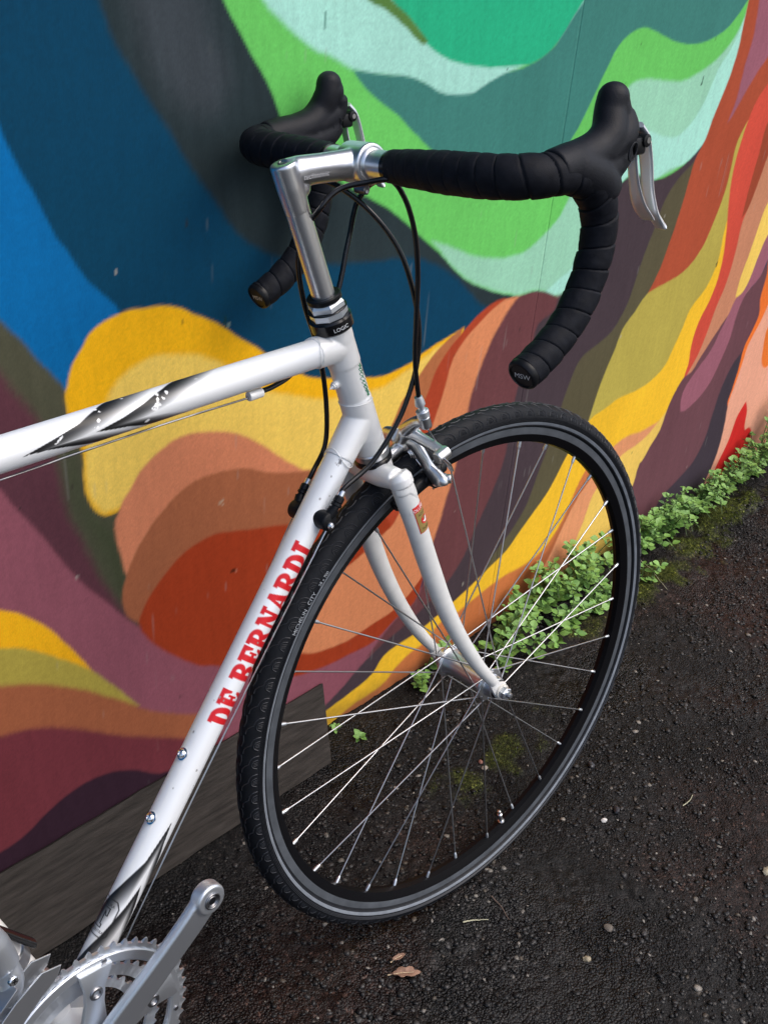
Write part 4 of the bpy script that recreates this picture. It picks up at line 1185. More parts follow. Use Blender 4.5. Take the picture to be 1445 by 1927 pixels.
sub(dec, 'dove', mesh('dove', (np.array([fork_at(.2880 + z, 26 + d_, .0011) for z, d_ in ((-.0005, -18), (-.0028, -4), (-.0022, 8), (.0008, 14), (.0030, 18), (.0022, 10), (.0028, 6), (.0006, 0), (-.0002, -8))]), [list(range(9))]), 0), WHITEINK)
def fork_text(txt, size, z, dc, mt, nm):
    V, F = text_vf(txt, size); V = V.copy(); V[:, 0] -= V[:, 0].mean()
    sub(dec, nm, mesh(nm, (np.array([fork_at(z + v[1], dc + math.degrees(v[0] / .0118), .0009) for v in V]), F), 0), mt)
fork_text('COLUMBUS', .0046, .3012, 28, WHITEINK, 'label_lettering')
fork_text('ACCIAIO', .0034, .2950, 28, BLACKINK, 'label_lettering')
fork_text('TUBING', .0034, .2780, 28, BLACKINK, 'label_lettering')

# ---- front wheel
RM, RT = .3400, .0161
def tyre_pt(th, ph, off=0):
    # slightly squared section
    r = RT + off
    return np.array([(RM + r * np.cos(ph)) * np.cos(th), r * np.sin(ph), (RM + r * np.cos(ph)) * np.sin(th)])
def tyre_mesh(n=240):
    ph = np.radians([-138, -124, -118, -104, -101, -85, -65, -45, -25, 0, 25, 45, 65, 85, 101, 104, 118, 124, 138])
    prof = [(RM + RT * math.cos(p), RT * math.sin(p)) for p in ph]
    V, F = lathe(prof, (0, 0, 0), (0, 1, 0), n, closed=True)
    mi = []
    for i in range(len(prof)):
        mi += [1 if i in (2, 15) else 0] * n
    return V, F, mi
RIMP = [(.3305, -.0114), (.3310, -.0100), (.3290, -.0092), (.3270, .0), (.3290, .0092), (.3310, .0100), (.3305, .0114), (.3200, .0112), (.3180, .0104), (.3095, .0064), (.3080, .0), (.3095, -.0064), (.3180, -.0104), (.3200, -.0112)]
V, F = lathe(RIMP, (0, 0, 0), (0, 1, 0), 240, closed=True)
mi = []
for i in range(len(RIMP)): mi += [1 if i in (6, 13) else 0] * 240
rim_me = mesh('rim', (V, F), 25, mi); rim_me.materials.append(RIMB); rim_me.materials.append(TRACK)
V, F, mi = tyre_mesh()
tyre_me = mesh('tyre', (V, F), 60, mi); tyre_me.materials.append(RUBBER); tyre_me.materials.append(REFL)
PHI = 2.0982
def tread():
    V, F = [], []
    def ridge(pts, w, h):
        n0 = len(V)
        P = catmull(pts, 2)
        for i, (th, ph) in enumerate(P):
            a = P[min(i + 1, len(P) - 1)] - P[max(i - 1, 0)]
            d = np.array([a[0] * .34, a[1] * RT]); d /= np.linalg.norm(d) + 1e-9
            q = np.array([-d[1] / .34, d[0] / RT]) * w
            V.append(tyre_pt(th - q[0], ph - q[1], .00003)); V.append(tyre_pt(th, ph, h)); V.append(tyre_pt(th + q[0], ph + q[1], .00003))
        for i in range(len(P) - 1):
            b = n0 + 3 * i
            F.append([b, b + 3, b + 4, b + 1]); F.append([b + 1, b + 4, b + 5, b + 2])
    N = 96
    p = 2 * math.pi / N
    for k in range(N):
        t0 = k * p
        for s in (-1, 1):
            o = t0 + (0 if s < 0 else p / 2)
            A = lambda t, ph: np.array([o + t * p, s * R(ph)])
            ridge([A(.05, 78), A(.10, 60), A(.30, 46), A(.50, 42), A(.62, 30), A(.80, 18), A(1.0, 16)], .0007, .0007)
            ridge([A(.26, 76), A(.34, 60), A(.50, 54), A(.66, 58), A(.74, 74)], .0006, .0006)
            for t in (.42, .50, .58): ridge([A(t - .04, 76), A(t, 66), A(t + .02, 60)], .00035, .0004)
            ridge([A(.1, 8), A(.4, 12), A(.7, 4)], .0008, .0006)
    return np.array(V), F
wheel = spart('front_wheel', rim_me, None)
tyre = sub(wheel, 'tyre', tyre_me, None)
tag(sub(wheel, 'tread', mesh('tread', tread(), 0), TREADM), kind='stuff')
# fine rib where the side wall meets the tread
sub(wheel, 'sidewall_rib', mesh('sidewall_rib', join(*[lathe([(RM + (RT + .0) * math.cos(R(p)) - .0003, s * RT * math.sin(R(p)) - s * .0002), (RM + (RT + .0005) * math.cos(R(p + 1)), s * (RT + .0005) * math.sin(R(p + 1))), (RM + RT * math.cos(R(p + 2.5)) - .0003, s * RT * math.sin(R(p + 2.5)) - s * .0002)], (0, 0, 0), (0, 1, 0), 200, closed=True) for s in (-1, 1) for p in (84, 89, 94, 120)]), 60), TREADM)
# hub
hub = sub(wheel, 'hub', mesh('hub', lathe([(.0060, -.0492), (.0095, -.0500), (.0138, -.0480), (.0142, -.0395), (.0150, -.0376), (.0212, -.0370), (.0217, -.0362), (.0217, -.0342), (.0208, -.0332), (.0185, -.0320), (.0162, -.026), (.0148, -.014), (.0146, .014), (.0162, .026), (.0185, .0320), (.0208, .0332), (.0217, .0342), (.0217, .0362), (.0212, .0370), (.0150, .0376), (.0142, .0395), (.0138, .0480), (.0095, .0500), (.0060, .0492)], (0, 0, 0), (0, 1, 0), 48), 35), ALU)
for s in (-1, 1):
    sub(wheel, 'hub_seal', mesh('hub_seal', lathe([(.0045, .0496), (.0122, .0496), (.0122, .0506), (.0045, .0508)], (0, 0, 0), (0, s, 0), 32), 35), BLACKP)
    sub(wheel, 'axle_washer', mesh('axle_washer', lathe([(.004, .0555), (.0098, .0555), (.0102, .0562), (.0098, .0578), (.004, .0578)], (0, 0, 0), (0, s, 0), 32), 35), LIP)
    sub(wheel, 'axle_nut', mesh('axle_nut', lathe([(.004, .0579), (.0078, .0579), (.0082, .0588), (.0082, .0640), (.0070, .0655), (.004, .0655)], (0, 0, 0), (0, s, 0), 6), 20), ALUB)
    sub(wheel, 'axle_end', mesh('axle_end', lathe([(.0040, .060), (.0040, .0695), (.0034, .0712), (.0003, .0716)], (0, 0, 0), (0, s, 0), 20), 35), STEEL)
# thirty-two spokes, three-cross
sp_me, np_me = {}, None
np_me = mesh('nipple', lathe([(.0026, -.002), (.0022, .0), (.0022, .008), (.0016, .0095), (.0011, .0110)], (0, 0, 0), (0, 0, 1), 10), 40)
def spoke_ends(k):
    a = PHI + k * 2 * math.pi / 32
    near = (k % 2 == 0)
    sgn = 1 if k % 4 in (0, 3) else -1
    b = a + sgn * R(66)
    y = -.0350 if near else .0350
    y += (.0020 if sgn > 0 else -.0020)
    rim = np.array([.3100 * math.cos(a), -.002 if near else .002, .3100 * math.sin(a)])
    hb = np.array([.0188 * math.cos(b), y, .0188 * math.sin(b)])
    return rim, hb
for k in range(32):
    rim, hb = spoke_ends(k)
    d = hb - rim; L = np.linalg.norm(d)
    if k % 4 not in sp_me:
        m_ = mesh('spoke', lathe([(.00104, .004), (.00098, .03), (.00098, L - .02), (.00104, L)], (0, 0, 0), (0, 0, 1), 8), 60)
        sp_me[k % 4] = m_
    q = Vector(d).to_track_quat('Z', 'Y').to_matrix().to_4x4()
    Mx = Matrix.Translation(Vector(rim)) @ q
    link('spoke', sp_me[k % 4], STEEL, wheel, Mx)
    link('nipple', np_me, ALUB, wheel, Mx)
va = PHI + 14.55 * 2 * math.pi / 32
vd = np.array([-math.cos(va), 0, -math.sin(va)])
sub(wheel, 'valve', mesh('valve', lathe([(.0046, .0), (.0046, .0016), (.0030, .002), (.0030, .014), (.0036, .0142), (.0036, .0165), (.0020, .0175), (.0020, .0200), (.0027, .0203), (.0024, .0235), (.0003, .0245)], -vd * .3080, vd, 16), 35), ALU)
# printed name on the tyre wall
def tyre_text(txt, size, a0, ph, name):
    V, F = text_vf(txt, size)
    # reads along the tyre as seen from outside on the near side, climbing to the right
    rr = RM + RT * math.cos(R(ph))
    out = [tyre_pt(a0 - v[0] / rr, -R(ph) + v[1] / RT, .0006) for v in V]
    sub(wheel, name, mesh(name, (np.array(out), F), 0), GREYINK)
tyre_text('MICHELIN . CITY', .0066, R(145.8), 96, 'tyre_lettering')
tyre_text('28 x 700', .0050, R(136.2), 96, 'tyre_lettering')

# ---- front brake
def soft(name, parts, vox=.0009, sm=3): return remesh(name, join(*parts), vox, sm)
def arm(pts, rad, ab=None, n=20, sub_=6):
    P = catmull(pts, sub_)
    return tube(P, np.interp(np.linspace(0, 1, len(P)), *rad), n, True, (0, 1, 0), ab)
FWD = np.array([.9563, 0, .2924])
def B(y, s, off): return Pax(s) + off * FWD + np.array([0, y, 0])
brake = spart('front_brake', soft('front_brake', [
    rod(B(0, .366, .016), B(0, .366, .052), .0068, 24), ellipsoid(B(-.001, .3665, .044), (.0098, .0105, .0105)),
    arm([B(.004, .368, .043), B(-.004, .380, .045), B(-.016, .392, .045), B(-.030, .4025, .045), B(-.0420, .4065, .045)], ([0, .3, .7, 1], [.0112, .0092, .0066, .0064])),
    rod(B(-.0430, .4000, .045), B(-.0430, .4135, .045), .0064, 22),
    arm([B(.002, .372, .044), B(-.0095, .3715, .046), B(-.0165, .361, .047), B(-.0225, .350, .047), B(-.0268, .340, .047), B(-.0340, .3335, .047), B(-.0410, .3275, .046), B(-.0425, .3235, .045)], ([0, .25, .45, .65, .85, 1], [.0098, .0070, .0062, .0076, .0092, .0076]), (.80, 1.1)),
], .0009, 3), BRK)
sub(brake, 'centre_bolt', mesh('centre_bolt', lathe([(.0090, .0), (.0094, .0015), (.0080, .0040), (.0058, .0048), (.0055, .0085), (.0048, .0094), (.0003, .0094)], B(0, .3665, .0520), FWD, 28), 35), ALU)
sub(brake, 'pivot_bolt', mesh('pivot_bolt', lathe([(.0060, .0), (.0062, .0012), (.0048, .0030), (.0003, .0034)], B(-.0165, .3800, .0515), FWD, 22), 35), STEEL)
sub(brake, 'release_lever', mesh('release_lever', tube(catmull([B(-.062, .3700, .040), B(-.066, .3620, .043), B(-.064, .3520, .046)], 5), .0026, 10, True, (0, 1, 0), (1.5, .6)), 50), BRK)
sub(brake, 'brake_arm', soft('brake_arm', [
    arm([B(-.004, .3830, .040), B(-.016, .3828, .045), B(-.0377, .3760, .047), B(-.055, .3712, .047)], ([0, .4, .8, 1], [.0068, .0066, .0062, .0060]), (.9, 1.1)),
    rod(B(-.058, .3705, .036), B(-.058, .3705, .052), .0068, 22),
    arm([B(.004, .380, .038), B(.022, .374, .040), B(.036, .352, .044), B(.040, .330, .045), B(.040, .322, .045)], ([0, .5, 1], [.0075, .0060, .0066]), (.85, 1.1)),
], .0009, 3), ALU)
bd = FWD * .72 + np.array([0, -.62, 0]) - U * .15
sub(brake, 'anchor_bolt', mesh('anchor_bolt', lathe([(.0064, -.003), (.0064, -.0008), (.0048, .0), (.0048, .0072), (.0041, .0080), (.0026, .0080), (.0024, .005), (.0003, .005)], B(-.046, .3605, .050), bd, 22), 35), STEEL)
sub(brake, 'pad_bolt', mesh('pad_bolt', lathe([(.0066, -.0010), (.0066, .0030), (.0052, .0038), (.0052, .0078), (.0045, .0088), (.0028, .0088), (.0026, .005), (.0003, .005)], B(-.0420, .3285, .0500), (.60, -.78, .1), 22), 35), STEEL)
sub(brake, 'arm_hole', mesh('arm_hole', lathe([(.0026, 0), (.0026, .0004), (.0003, .0004)], B(-.0225, .3405, .0522), FWD, 18), 35), BLACKP)
sub(brake, 'slot_hole', mesh('slot_hole', lathe([(.0032, 0), (.0032, .0004), (.0003, .0004)], B(-.0345, .3345, .0528), FWD + np.array([0, -.3, 0]), 18), 35), BLACKP)
for s in (-1, 1):
    pts = [np.array([.3240 * math.cos(a), s * .0190, .3240 * math.sin(a)]) for a in np.linspace(R(102), R(116), 7)]
    sub(brake, 'brake_pad', soft('brake_pad', [tube(pts, [.0062, .0082, .0085, .0085, .0085, .0080, .0060], 16, True, (0, 1, 0), (.9, 1.05)), rod(pts[2] + [0, s * .004, 0], pts[2] + [0, s * .016, 0], .0075, 16)], .0011, 2), BLACKP)
sub(brake, 'return_spring', mesh('return_spring', join(*[tube([B(-.004 - .0022 * k + .0065 * math.cos(t), .3545 + .0065 * math.sin(t), .040 + .001 * k) for t in np.linspace(0, 2 * math.pi, 24)], .0011, 8) for k in range(3)], tube(catmull([B(-.0105, .355, .042), B(-.018, .345, .043), B(-.026, .334, .043)], 4), .0011, 8)), 60), CHROME)
sub(brake, 'barrel_adjuster', mesh('barrel_adjuster', lathe([(.0050, .0), (.0068, .0005), (.0068, .0068), (.0056, .0078), (.0036, .0082), (.0036, .0135), (.0030, .014)], B(-.0430, .4135, .045), U, 14), 35), ALUB)
sub(brake, 'ferrule', mesh('ferrule', lathe([(.0036, .0), (.0054, .001), (.0054, .0035), (.0042, .0105), (.0034, .011)], B(-.0425, .4265, .045), U, 20), 35), ALUB)

# ---- cables
def cable(name, pts, r, mt, par='S', n=10, sub_=10):
    P = catmull(pts, sub_)
    return (spart if par == 'S' else fpart)(name, mesh(name, tube(P, r, n), 60), mt)
E_ = B(-.0425, .4350, .045)
cable('brake_cable_housing', [(-.1629, -.046, .6323), (-.1515, -.046, .6214), (-.1416, -.047, .6026), (-.1338, -.047, .5752), (-.1305, -.046, .5399), (-.132, -.045, .499), (-.132, -.043, .456), tuple(E_)], .0026, GLOSSB)
cable('brake_wire', [B(-.0430, .4010, .045), B(-.0445, .385, .049), B(-.0455, .3655, .0545), B(-.0435, .355, .0545), B(-.034, .335, .0570), B(-.0215, .3136, .056)], .0009, DKSTEEL, n=6)
spart('wire_end_cap', mesh('wire_end_cap', rod(B(-.0222, .3150, .056), B(-.0130, .3005, .056), .0016, 8), 60), STEEL)
def f2s(P): return RS.T @ (np.asarray(P) - A0) + A0 if False else np.asarray(P)
def F2S(P): return RS @ (np.asarray(P) - A0) + A0
STOPS = {}
for s in (-1, 1):
    p = DT0 + d_dt * .529
    STOPS[s] = F2S(p + np.array([0, s * .0245, 0]) + d_dt * .0315)
tn = RS @ d_dt
cable('shift_cable_housing', [(-.178, .050, .6285), (-.1800, .028, .6262), (-.1735, .012, .6202), (-.159, -.008, .6024), (-.145, -.022, .5794), (-.1351, -.032, .5535), (-.1273, -.038, .5176), (-.1238, -.04, .4858), (-.1263, -.04, .454), (-.1357, -.038, .4226), (-.1517, -.035, .3921), (-.1822, -.032, .3598), tuple(STOPS[-1] + tn * .006), tuple(STOPS[-1] - tn * .002)], .0026, GLOSSB)
cable('shift_cable_housing', [(-.1600, -.052, .6320), (-.1711, -.046, .6325), (-.1806, -.034, .6300), (-.1965, -.022, .6265), (-.209, -.0175, .6202), (-.2200, -.0140, .6090), (-.2230, .0, .5930), (-.2190, .022, .5600), (-.2060, .034, .5150), (-.1930, .036, .4750), (-.1860, .035, .4350), (-.1866, .032, .3927), (-.1929, .030, .3621), tuple(STOPS[1] + tn * .012), tuple(STOPS[1] - tn * .002)], .0026, GLOSSB)
cable('brake_cable_housing', [(-.1500, -.035, .6300), (-.1447, .0, .6218), (-.1445, .02, .6053), (-.1467, .026, .5901), (-.1482, .03, .5732), (-.1553, .03, .5528), (-.1618, .029, .5344), (-.172, .027, .5145), (-.190, .026, .488), (-.2150, .020, .4680), (-.2450, .011, .4560), (-.2700, .004, .4530), (-.2870, .001, .4528)], .0026, GLOSSB)
cable('brake_wire', [(-.292, .000, .4545), (-.42, .000, .4570), (-.62, .000, .4560)], .0009, DKSTEEL, 'F', 6)
# down tube stops with barrel adjusters
for s in (-1, 1):
    p = DT0 + d_dt * .529; nup = np.array([-d_dt[2], 0, d_dt[0]])
    stop = fpart('cable_stop', mesh('cable_stop', join(lathe([(.0003, .006), (.0092, .006), (.0098, .0110), (.0098, .0245), (.0092, .0262), (.0080, .0270), (.0003, .0280)], p - nup * .001, (0, s, 0), 36), rod(p + np.array([0, s * .021, 0]), p + np.array([0, s * .0245, 0]) + d_dt * .014, .0058, 18)), 50), BLACKP)
    sub(stop, 'stop_screw', mesh('stop_screw', lathe([(.0038, -.001), (.0036, .0012), (.0022, .0026), (.0014, .0026), (.0012, .0012), (.0003, .0012)], p + np.array([0, s * .0285, 0]) - nup * .002 - d_dt * .003, (0, s, 0), 20), 40), CHROME)
    q = p + np.array([0, s * .0245, 0]) + d_dt * .010
    sub(stop, 'barrel_adjuster', mesh('barrel_adjuster', lathe([(.0035, .0), (.0042, .004), (.0042, .0065), (.0056, .007), (.0056, .0095), (.0046, .0100), (.0052, .011), (.0052, .0165), (.0040, .0175), (.0030, .0180)], q, d_dt, 14), 25), BLACKP)
    sub(stop, 'ferrule', mesh('ferrule', lathe([(.0034, .0175), (.0034, .0230), (.0028, .0236)], q, d_dt, 16), 35), ALU)
    cable('shift_wire', [p + np.array([0, s * .0245, 0]) - d_dt * .006 - nup * .003, DT0 + d_dt * .25 + np.array([0, s * .0170, 0]) - nup * .0080, DT0 + d_dt * .02 + np.array([0, s * .010, 0]) - nup * .0190], .0008, STEEL, 'F', 6)

# ---- crankset
CY = -.0450
def chainring(rt, rr, ri, nt_, y, th, ph0=0):
    seg = 8
    N = nt_ * seg
    V, F = [], []
    prof = [0.0, .0, .0, .0, .75, 1.0, .75, .0]
    for sy_ in (-1, 1):
        for k in range(N):
            a = ph0 + 2 * math.pi * k / N
            r = rr + (rt - rr) * prof[k % seg]
            yo = y + sy_ * th / 2 * (.45 if prof[k % seg] > .3 else 1)
            V.append((BB[0] + r * math.cos(a), yo, BB[2] + r * math.sin(a)))
        for k in range(N):
            a = ph0 + 2 * math.pi * k / N
            V.append((BB[0] + ri * math.cos(a), y + sy_ * th / 2, BB[2] + ri * math.sin(a)))
    o = 2 * N
    for k in range(N):
        k2 = (k + 1) % N
        F += [[k, k2, N + k2, N + k], [o + k, o + N + k, o + N + k2, o + k2], [k, o + k, o + k2, k2], [N + k, N + k2, o + N + k2, o + N + k]]
    return np.array(V), F
ANG = R(42.5)
crank = fpart('crankset', mesh('crankset', join(chainring(.1065, .1015, .0855, 52, CY, .0034), lathe([(.0860, CY - .0017), (.0965, CY - .0017), (.0972, CY - .0030), (.0960, CY - .0040), (.0880, CY - .0040), (.0860, CY - .0030)], (BB[0], 0, BB[2]), (0, 1, 0), 120, closed=True)), 25), ALUB)
sub(crank, 'inner_chainring', mesh('inner_chainring', chainring(.0810, .0765, .0660, 39, CY + .0075, .0032, .05), 25), ALUB)
sub(crank, 'small_chainring', mesh('small_chainring', chainring(.0620, .0580, .0500, 30, CY + .0145, .0032, .02), 25), ALUB)
sp = []
for k in range(5):
    a = ANG + R(36) + k * R(72)
    er, et = np.array([math.cos(a), 0, math.sin(a)]), np.array([-math.sin(a), 0, math.cos(a)])
    c = BB * [1, 0, 1] + np.array([0, CY - .0045, 0])
    sp.append(bevel(prism([(.010, -.017), (.030, -.0125), (.052, -.0095), (.068, -.0100), (.0900, -.0170), (.0900, .0170), (.068, .0100), (.052, .0095), (.030, .0125), (.010, .017)], c, er, et, .0060), .0012))
sub(crank, 'spider', mesh('spider', join(*sp), 30), ALUB)
for k in range(5):
    a = ANG + R(36) + k * R(72)
    sub(crank, 'chainring_bolt', mesh('chainring_bolt', lathe([(.0064, .0), (.0066, .0010), (.0058, .0018), (.0040, .0020), (.0032, .0012), (.0030, -.001), (.0003, -.001)], (BB[0] + .0650 * math.cos(a), CY - .0074, BB[2] + .0650 * math.sin(a)), (0, -1, 0), 24), 35), DKSTEEL)
for k in range(4):
    a = ANG + R(30 + 90 * k)
    sub(crank, 'ring_pin', mesh('ring_pin', lathe([(.0026, .0), (.0024, .0010), (.0003, .0011)], (BB[0] + .0925 * math.cos(a), CY - .0040, BB[2] + .0925 * math.sin(a)), (0, -1, 0), 14), 35), DKSTEEL)
ARMA = R(46.8)
cd = np.array([math.cos(ARMA), 0, math.sin(ARMA)])
Bc = BB * [1, 0, 1]
def crank_arm(sg, yo):
    d = cd * sg
    pe = Bc + d * .1700 + np.array([0, yo * .090, 0])
    pts = [Bc + np.array([0, yo * .058, 0]), Bc + d * .03 + np.array([0, yo * .0615, 0]), Bc + d * .085 + np.array([0, yo * .0735, 0]), Bc + d * .14 + np.array([0, yo * .0850, 0]), Bc + d * .170 + np.array([0, yo * .0895, 0])]
    n2 = np.cross(d, [0, 1, 0])
    P = catmull(pts, 6)
    w = np.interp(np.linspace(0, 1, len(P)), [0, .3, .6, .9, 1], [.0165, .0152, .0138, .0140, .0128])
    V, F = [], []
    sec = [(-1, -.35), (-.80, -.85), (-.25, -1), (.25, -1), (.80, -.85), (1, -.35), (1, .6), (.85, .9), (-.85, .9), (-1, .6)]
    for i in range(len(P)):
        for a_, b_ in sec: V.append(P[i] + n2 * a_ * w[i] + np.array([0, -yo * b_ * .0068 * -1, 0]) * 1)
    m_ = len(sec)
    for i in range(len(P) - 1):
        for k in range(m_): F.append([i * m_ + k, i * m_ + (k + 1) % m_, (i + 1) * m_ + (k + 1) % m_, (i + 1) * m_ + k])
    F.append(list(range(m_))[::-1]); F.append([(len(P) - 1) * m_ + k for k in range(m_)])
    eye = lathe([(.0070, -.0072), (.0128, -.0072), (.0146, -.0050), (.0146, .0048), (.0132, .0068), (.0105, .0074), (.0086, .0068), (.0082, .0050), (.0070, .0046)], pe, (0, yo, 0), 40, closed=True)
    boss = lathe([(.002, -.014), (.0185, -.014), (.0195, -.006), (.0185, .0075), (.0150, .0095), (.0125, .0080), (.0003, .0070)], Bc + np.array([0, yo * .056, 0]), (0, yo, 0), 40)
    return (V, F), eye, boss, pe
(aV, aF), eye, boss, pe = crank_arm(1, -1)
arm_me = remesh('crank_arm', join((np.array(aV), aF), boss, lathe([(.0003, -.0072), (.0134, -.0072), (.0152, -.0050), (.0152, .0048), (.0140, .0070), (.0003, .0072)], pe, (0, -1, 0), 40)), .0009, 4)
ca_ = sub(crank, 'crank_arm', arm_me, ALUB)
thr = join(*[tube([pe + np.array([.0073 * math.cos(t), -.0078, .0073 * math.sin(t)]) for t in np.linspace(0, 2 * math.pi, 33)], .0010, 8, False)], *[tube([pe + np.array([(.0066 - .0003 * q) * math.cos(t), -.0073, (.0066 - .0003 * q) * math.sin(t)]) for t in np.linspace(0, 2 * math.pi, 33)], .00045, 6, False) for q in (2, 5, 8)])
sub(crank, 'pedal_thread', mesh('pedal_thread', thr, 60), DKSTEEL)
sub(crank, 'pedal_hole', mesh('pedal_hole', lathe([(.0070, 0), (.0003, 0.0001)], pe + np.array([0, -.00735, 0]), (0, -1, 0), 32), 40), BLACKP)
(aV, aF), eye, boss, pe2 = crank_arm(-1, 1)
sub(crank, 'crank_arm', mesh('crank_arm', join((np.array(aV), aF), boss), 30), ALUB)

# ---- front derailleur beside the seat tube
fd = fpart('front_derailleur', soft('front_derailleur', [
    bevel(box((-.664, -.026, .098), (.030, .022, .050)), .006),
    arm([(-.664, -.034, .115), (-.655, -.036, .088), (-.650, -.037, .062)], ([0, .5, 1], [.0120, .0135, .0125]), (.8, 1.1)),
    arm([(-.650, -.036, .064), (-.648, -.038, .044), (-.655, -.038, .026)], ([0, 1], [.0105, .0095]), (.8, 1.1)),
], .0012, 3), ALUB)
def plate(pts, y0, th): return bevel(prism(pts, (0, y0, 0), (1, 0, 0), (0, 0, 1), th), .0006)
cage_o = [(-.690, .012), (-.655, .036), (-.628, .049), (-.6105, .0440), (-.6160, .0345), (-.640, .020), (-.672, -.004)]
sub(fd, 'cage_plate', mesh('cage_plate', plate(cage_o, -.0535, .0014), 20), CAGE)
sub(fd, 'cage_plate', mesh('cage_plate', plate(cage_o, -.0365, .0014), 20), CAGE)
sub(fd, 'cage_bridge', mesh('cage_bridge', bevel(box((-.662, -.045, .040), (.030, .017, .0016), np.array(Matrix.Rotation(R(-35), 3, 'Y'))), .0005), 20), CAGE)
sub(fd, 'limit_screw', mesh('limit_screw', lathe([(.0044, -.002), (.0044, .0008), (.0034, .0016), (.0003, .0016)], (-.6500, -.0500, .0560), (.1, -1, .1), 20), 35), CHROME)
sub(fd, 'limit_screw_slot', mesh('limit_screw_slot', join(*[box((-.6498, -.0516, .0561), s_, np.array(Matrix.Rotation(.4, 3, 'Y'))) for s_ in ((.0048, .0006, .0010), (.0010, .0006, .0048))]), 0), BLACKP)
sub(fd, 'link_bar', mesh('link_bar', tube(catmull([(-.645, -.012, .086), (-.628, -.014, .062), (-.616, -.016, .046)], 5), .0050, 12, True, (0, 1, 0), (1.6, .7)), 40), GLOSSB)
sub(fd, 'clamp_band', mesh('clamp_band', lathe([(.0144, .105), (.0162, .106), (.0162, .119), (.0144, .120)], BB, (-.2924, 0, .9563), 36), 40), ALU)

# ---- what lies beyond the left edge of the picture: rear wheel, post and saddle, kept simple
MR = MF @ Matrix.Translation(Vector(RA))
rear = link('rear_wheel', rim_me, None, bike, MR)
link('tyre', tyre_me, None, rear, Matrix.Identity(4))
link('hub', bpy.data.meshes[hub.data.name], None, rear, Matrix.Identity(4))
tag(link('spokes', mesh('spokes', join(*[rod(*spoke_ends(k), .00106, 6) for k in range(32)]), 60), STEEL, rear, Matrix.Identity(4)), kind='stuff')
SD = np.array([-.2924, 0, .9563])
fpart('seat_post', mesh('seat_post', rod(ST1 - SD * .05, ST1 + SD * .10, .0135, 24), 40), ALU)
fpart('saddle', remesh('saddle', join(
    tube(catmull([ST1 + SD * .125 + [-.13, 0, .012], ST1 + SD * .125 + [-.05, 0, .002], ST1 + SD * .125 + [.05, 0, 0], ST1 + SD * .125 + [.145, 0, -.006]], 6), np.interp(np.linspace(0, 1, 19), [0, .3, .6, 1], [.052, .060, .030, .018]), 24, True, (0, 1, 0), (1.0, .38))), .003, 6), BLACKP)

# ------------------------------------------------------------------ weeds along the wall foot
LEAFM = []
for i, c in enumerate([(.15, .30, .06), (.18, .34, .08), (.115, .25, .05)]):
    lm = mat('leaf green', c, .5, 0, 0, .4, var=.25, vscale=90, bump=.0002, bscale=700)
    b = lm.node_tree.nodes['Principled BSDF']
    b.inputs['Subsurface Weight'].default_value = 0.0
    LEAFM.append(lm)
STEMM = mat('weed stem', (.09, .15, .045), .55, var=.2)
def leaf_mesh(k):
    g = np.random.default_rng(40 + k)
    w = (.42, .5, .36)[k % 3]
    rows = [(0, .05), (.12, .55), (.32, .95), (.55, .9), (.78, .55), (.93, .22), (1.0, .02)]
    V, F = [], []
    for x, h in rows:
        for j in (-1, -.5, 0, .5, 1):
            yy = j * h * w * (1 + (g.random() - .5) * .12)
            zz = -.10 * x * x + abs(j) * h * .10 + (g.random() - .5) * .02
            V.append((x, yy, zz))
    for i in range(len(rows) - 1):
        for j in range(4):
            F.append([i * 5 + j, i * 5 + j + 1, (i + 1) * 5 + j + 1, (i + 1) * 5 + j])
    me = mesh('leaf', (np.array(V), F), 180)
    me.materials.append(LEAFM[k % 3])
    return me
LEAVES = [leaf_mesh(k) for k in range(6)]
WEED_N = [0]
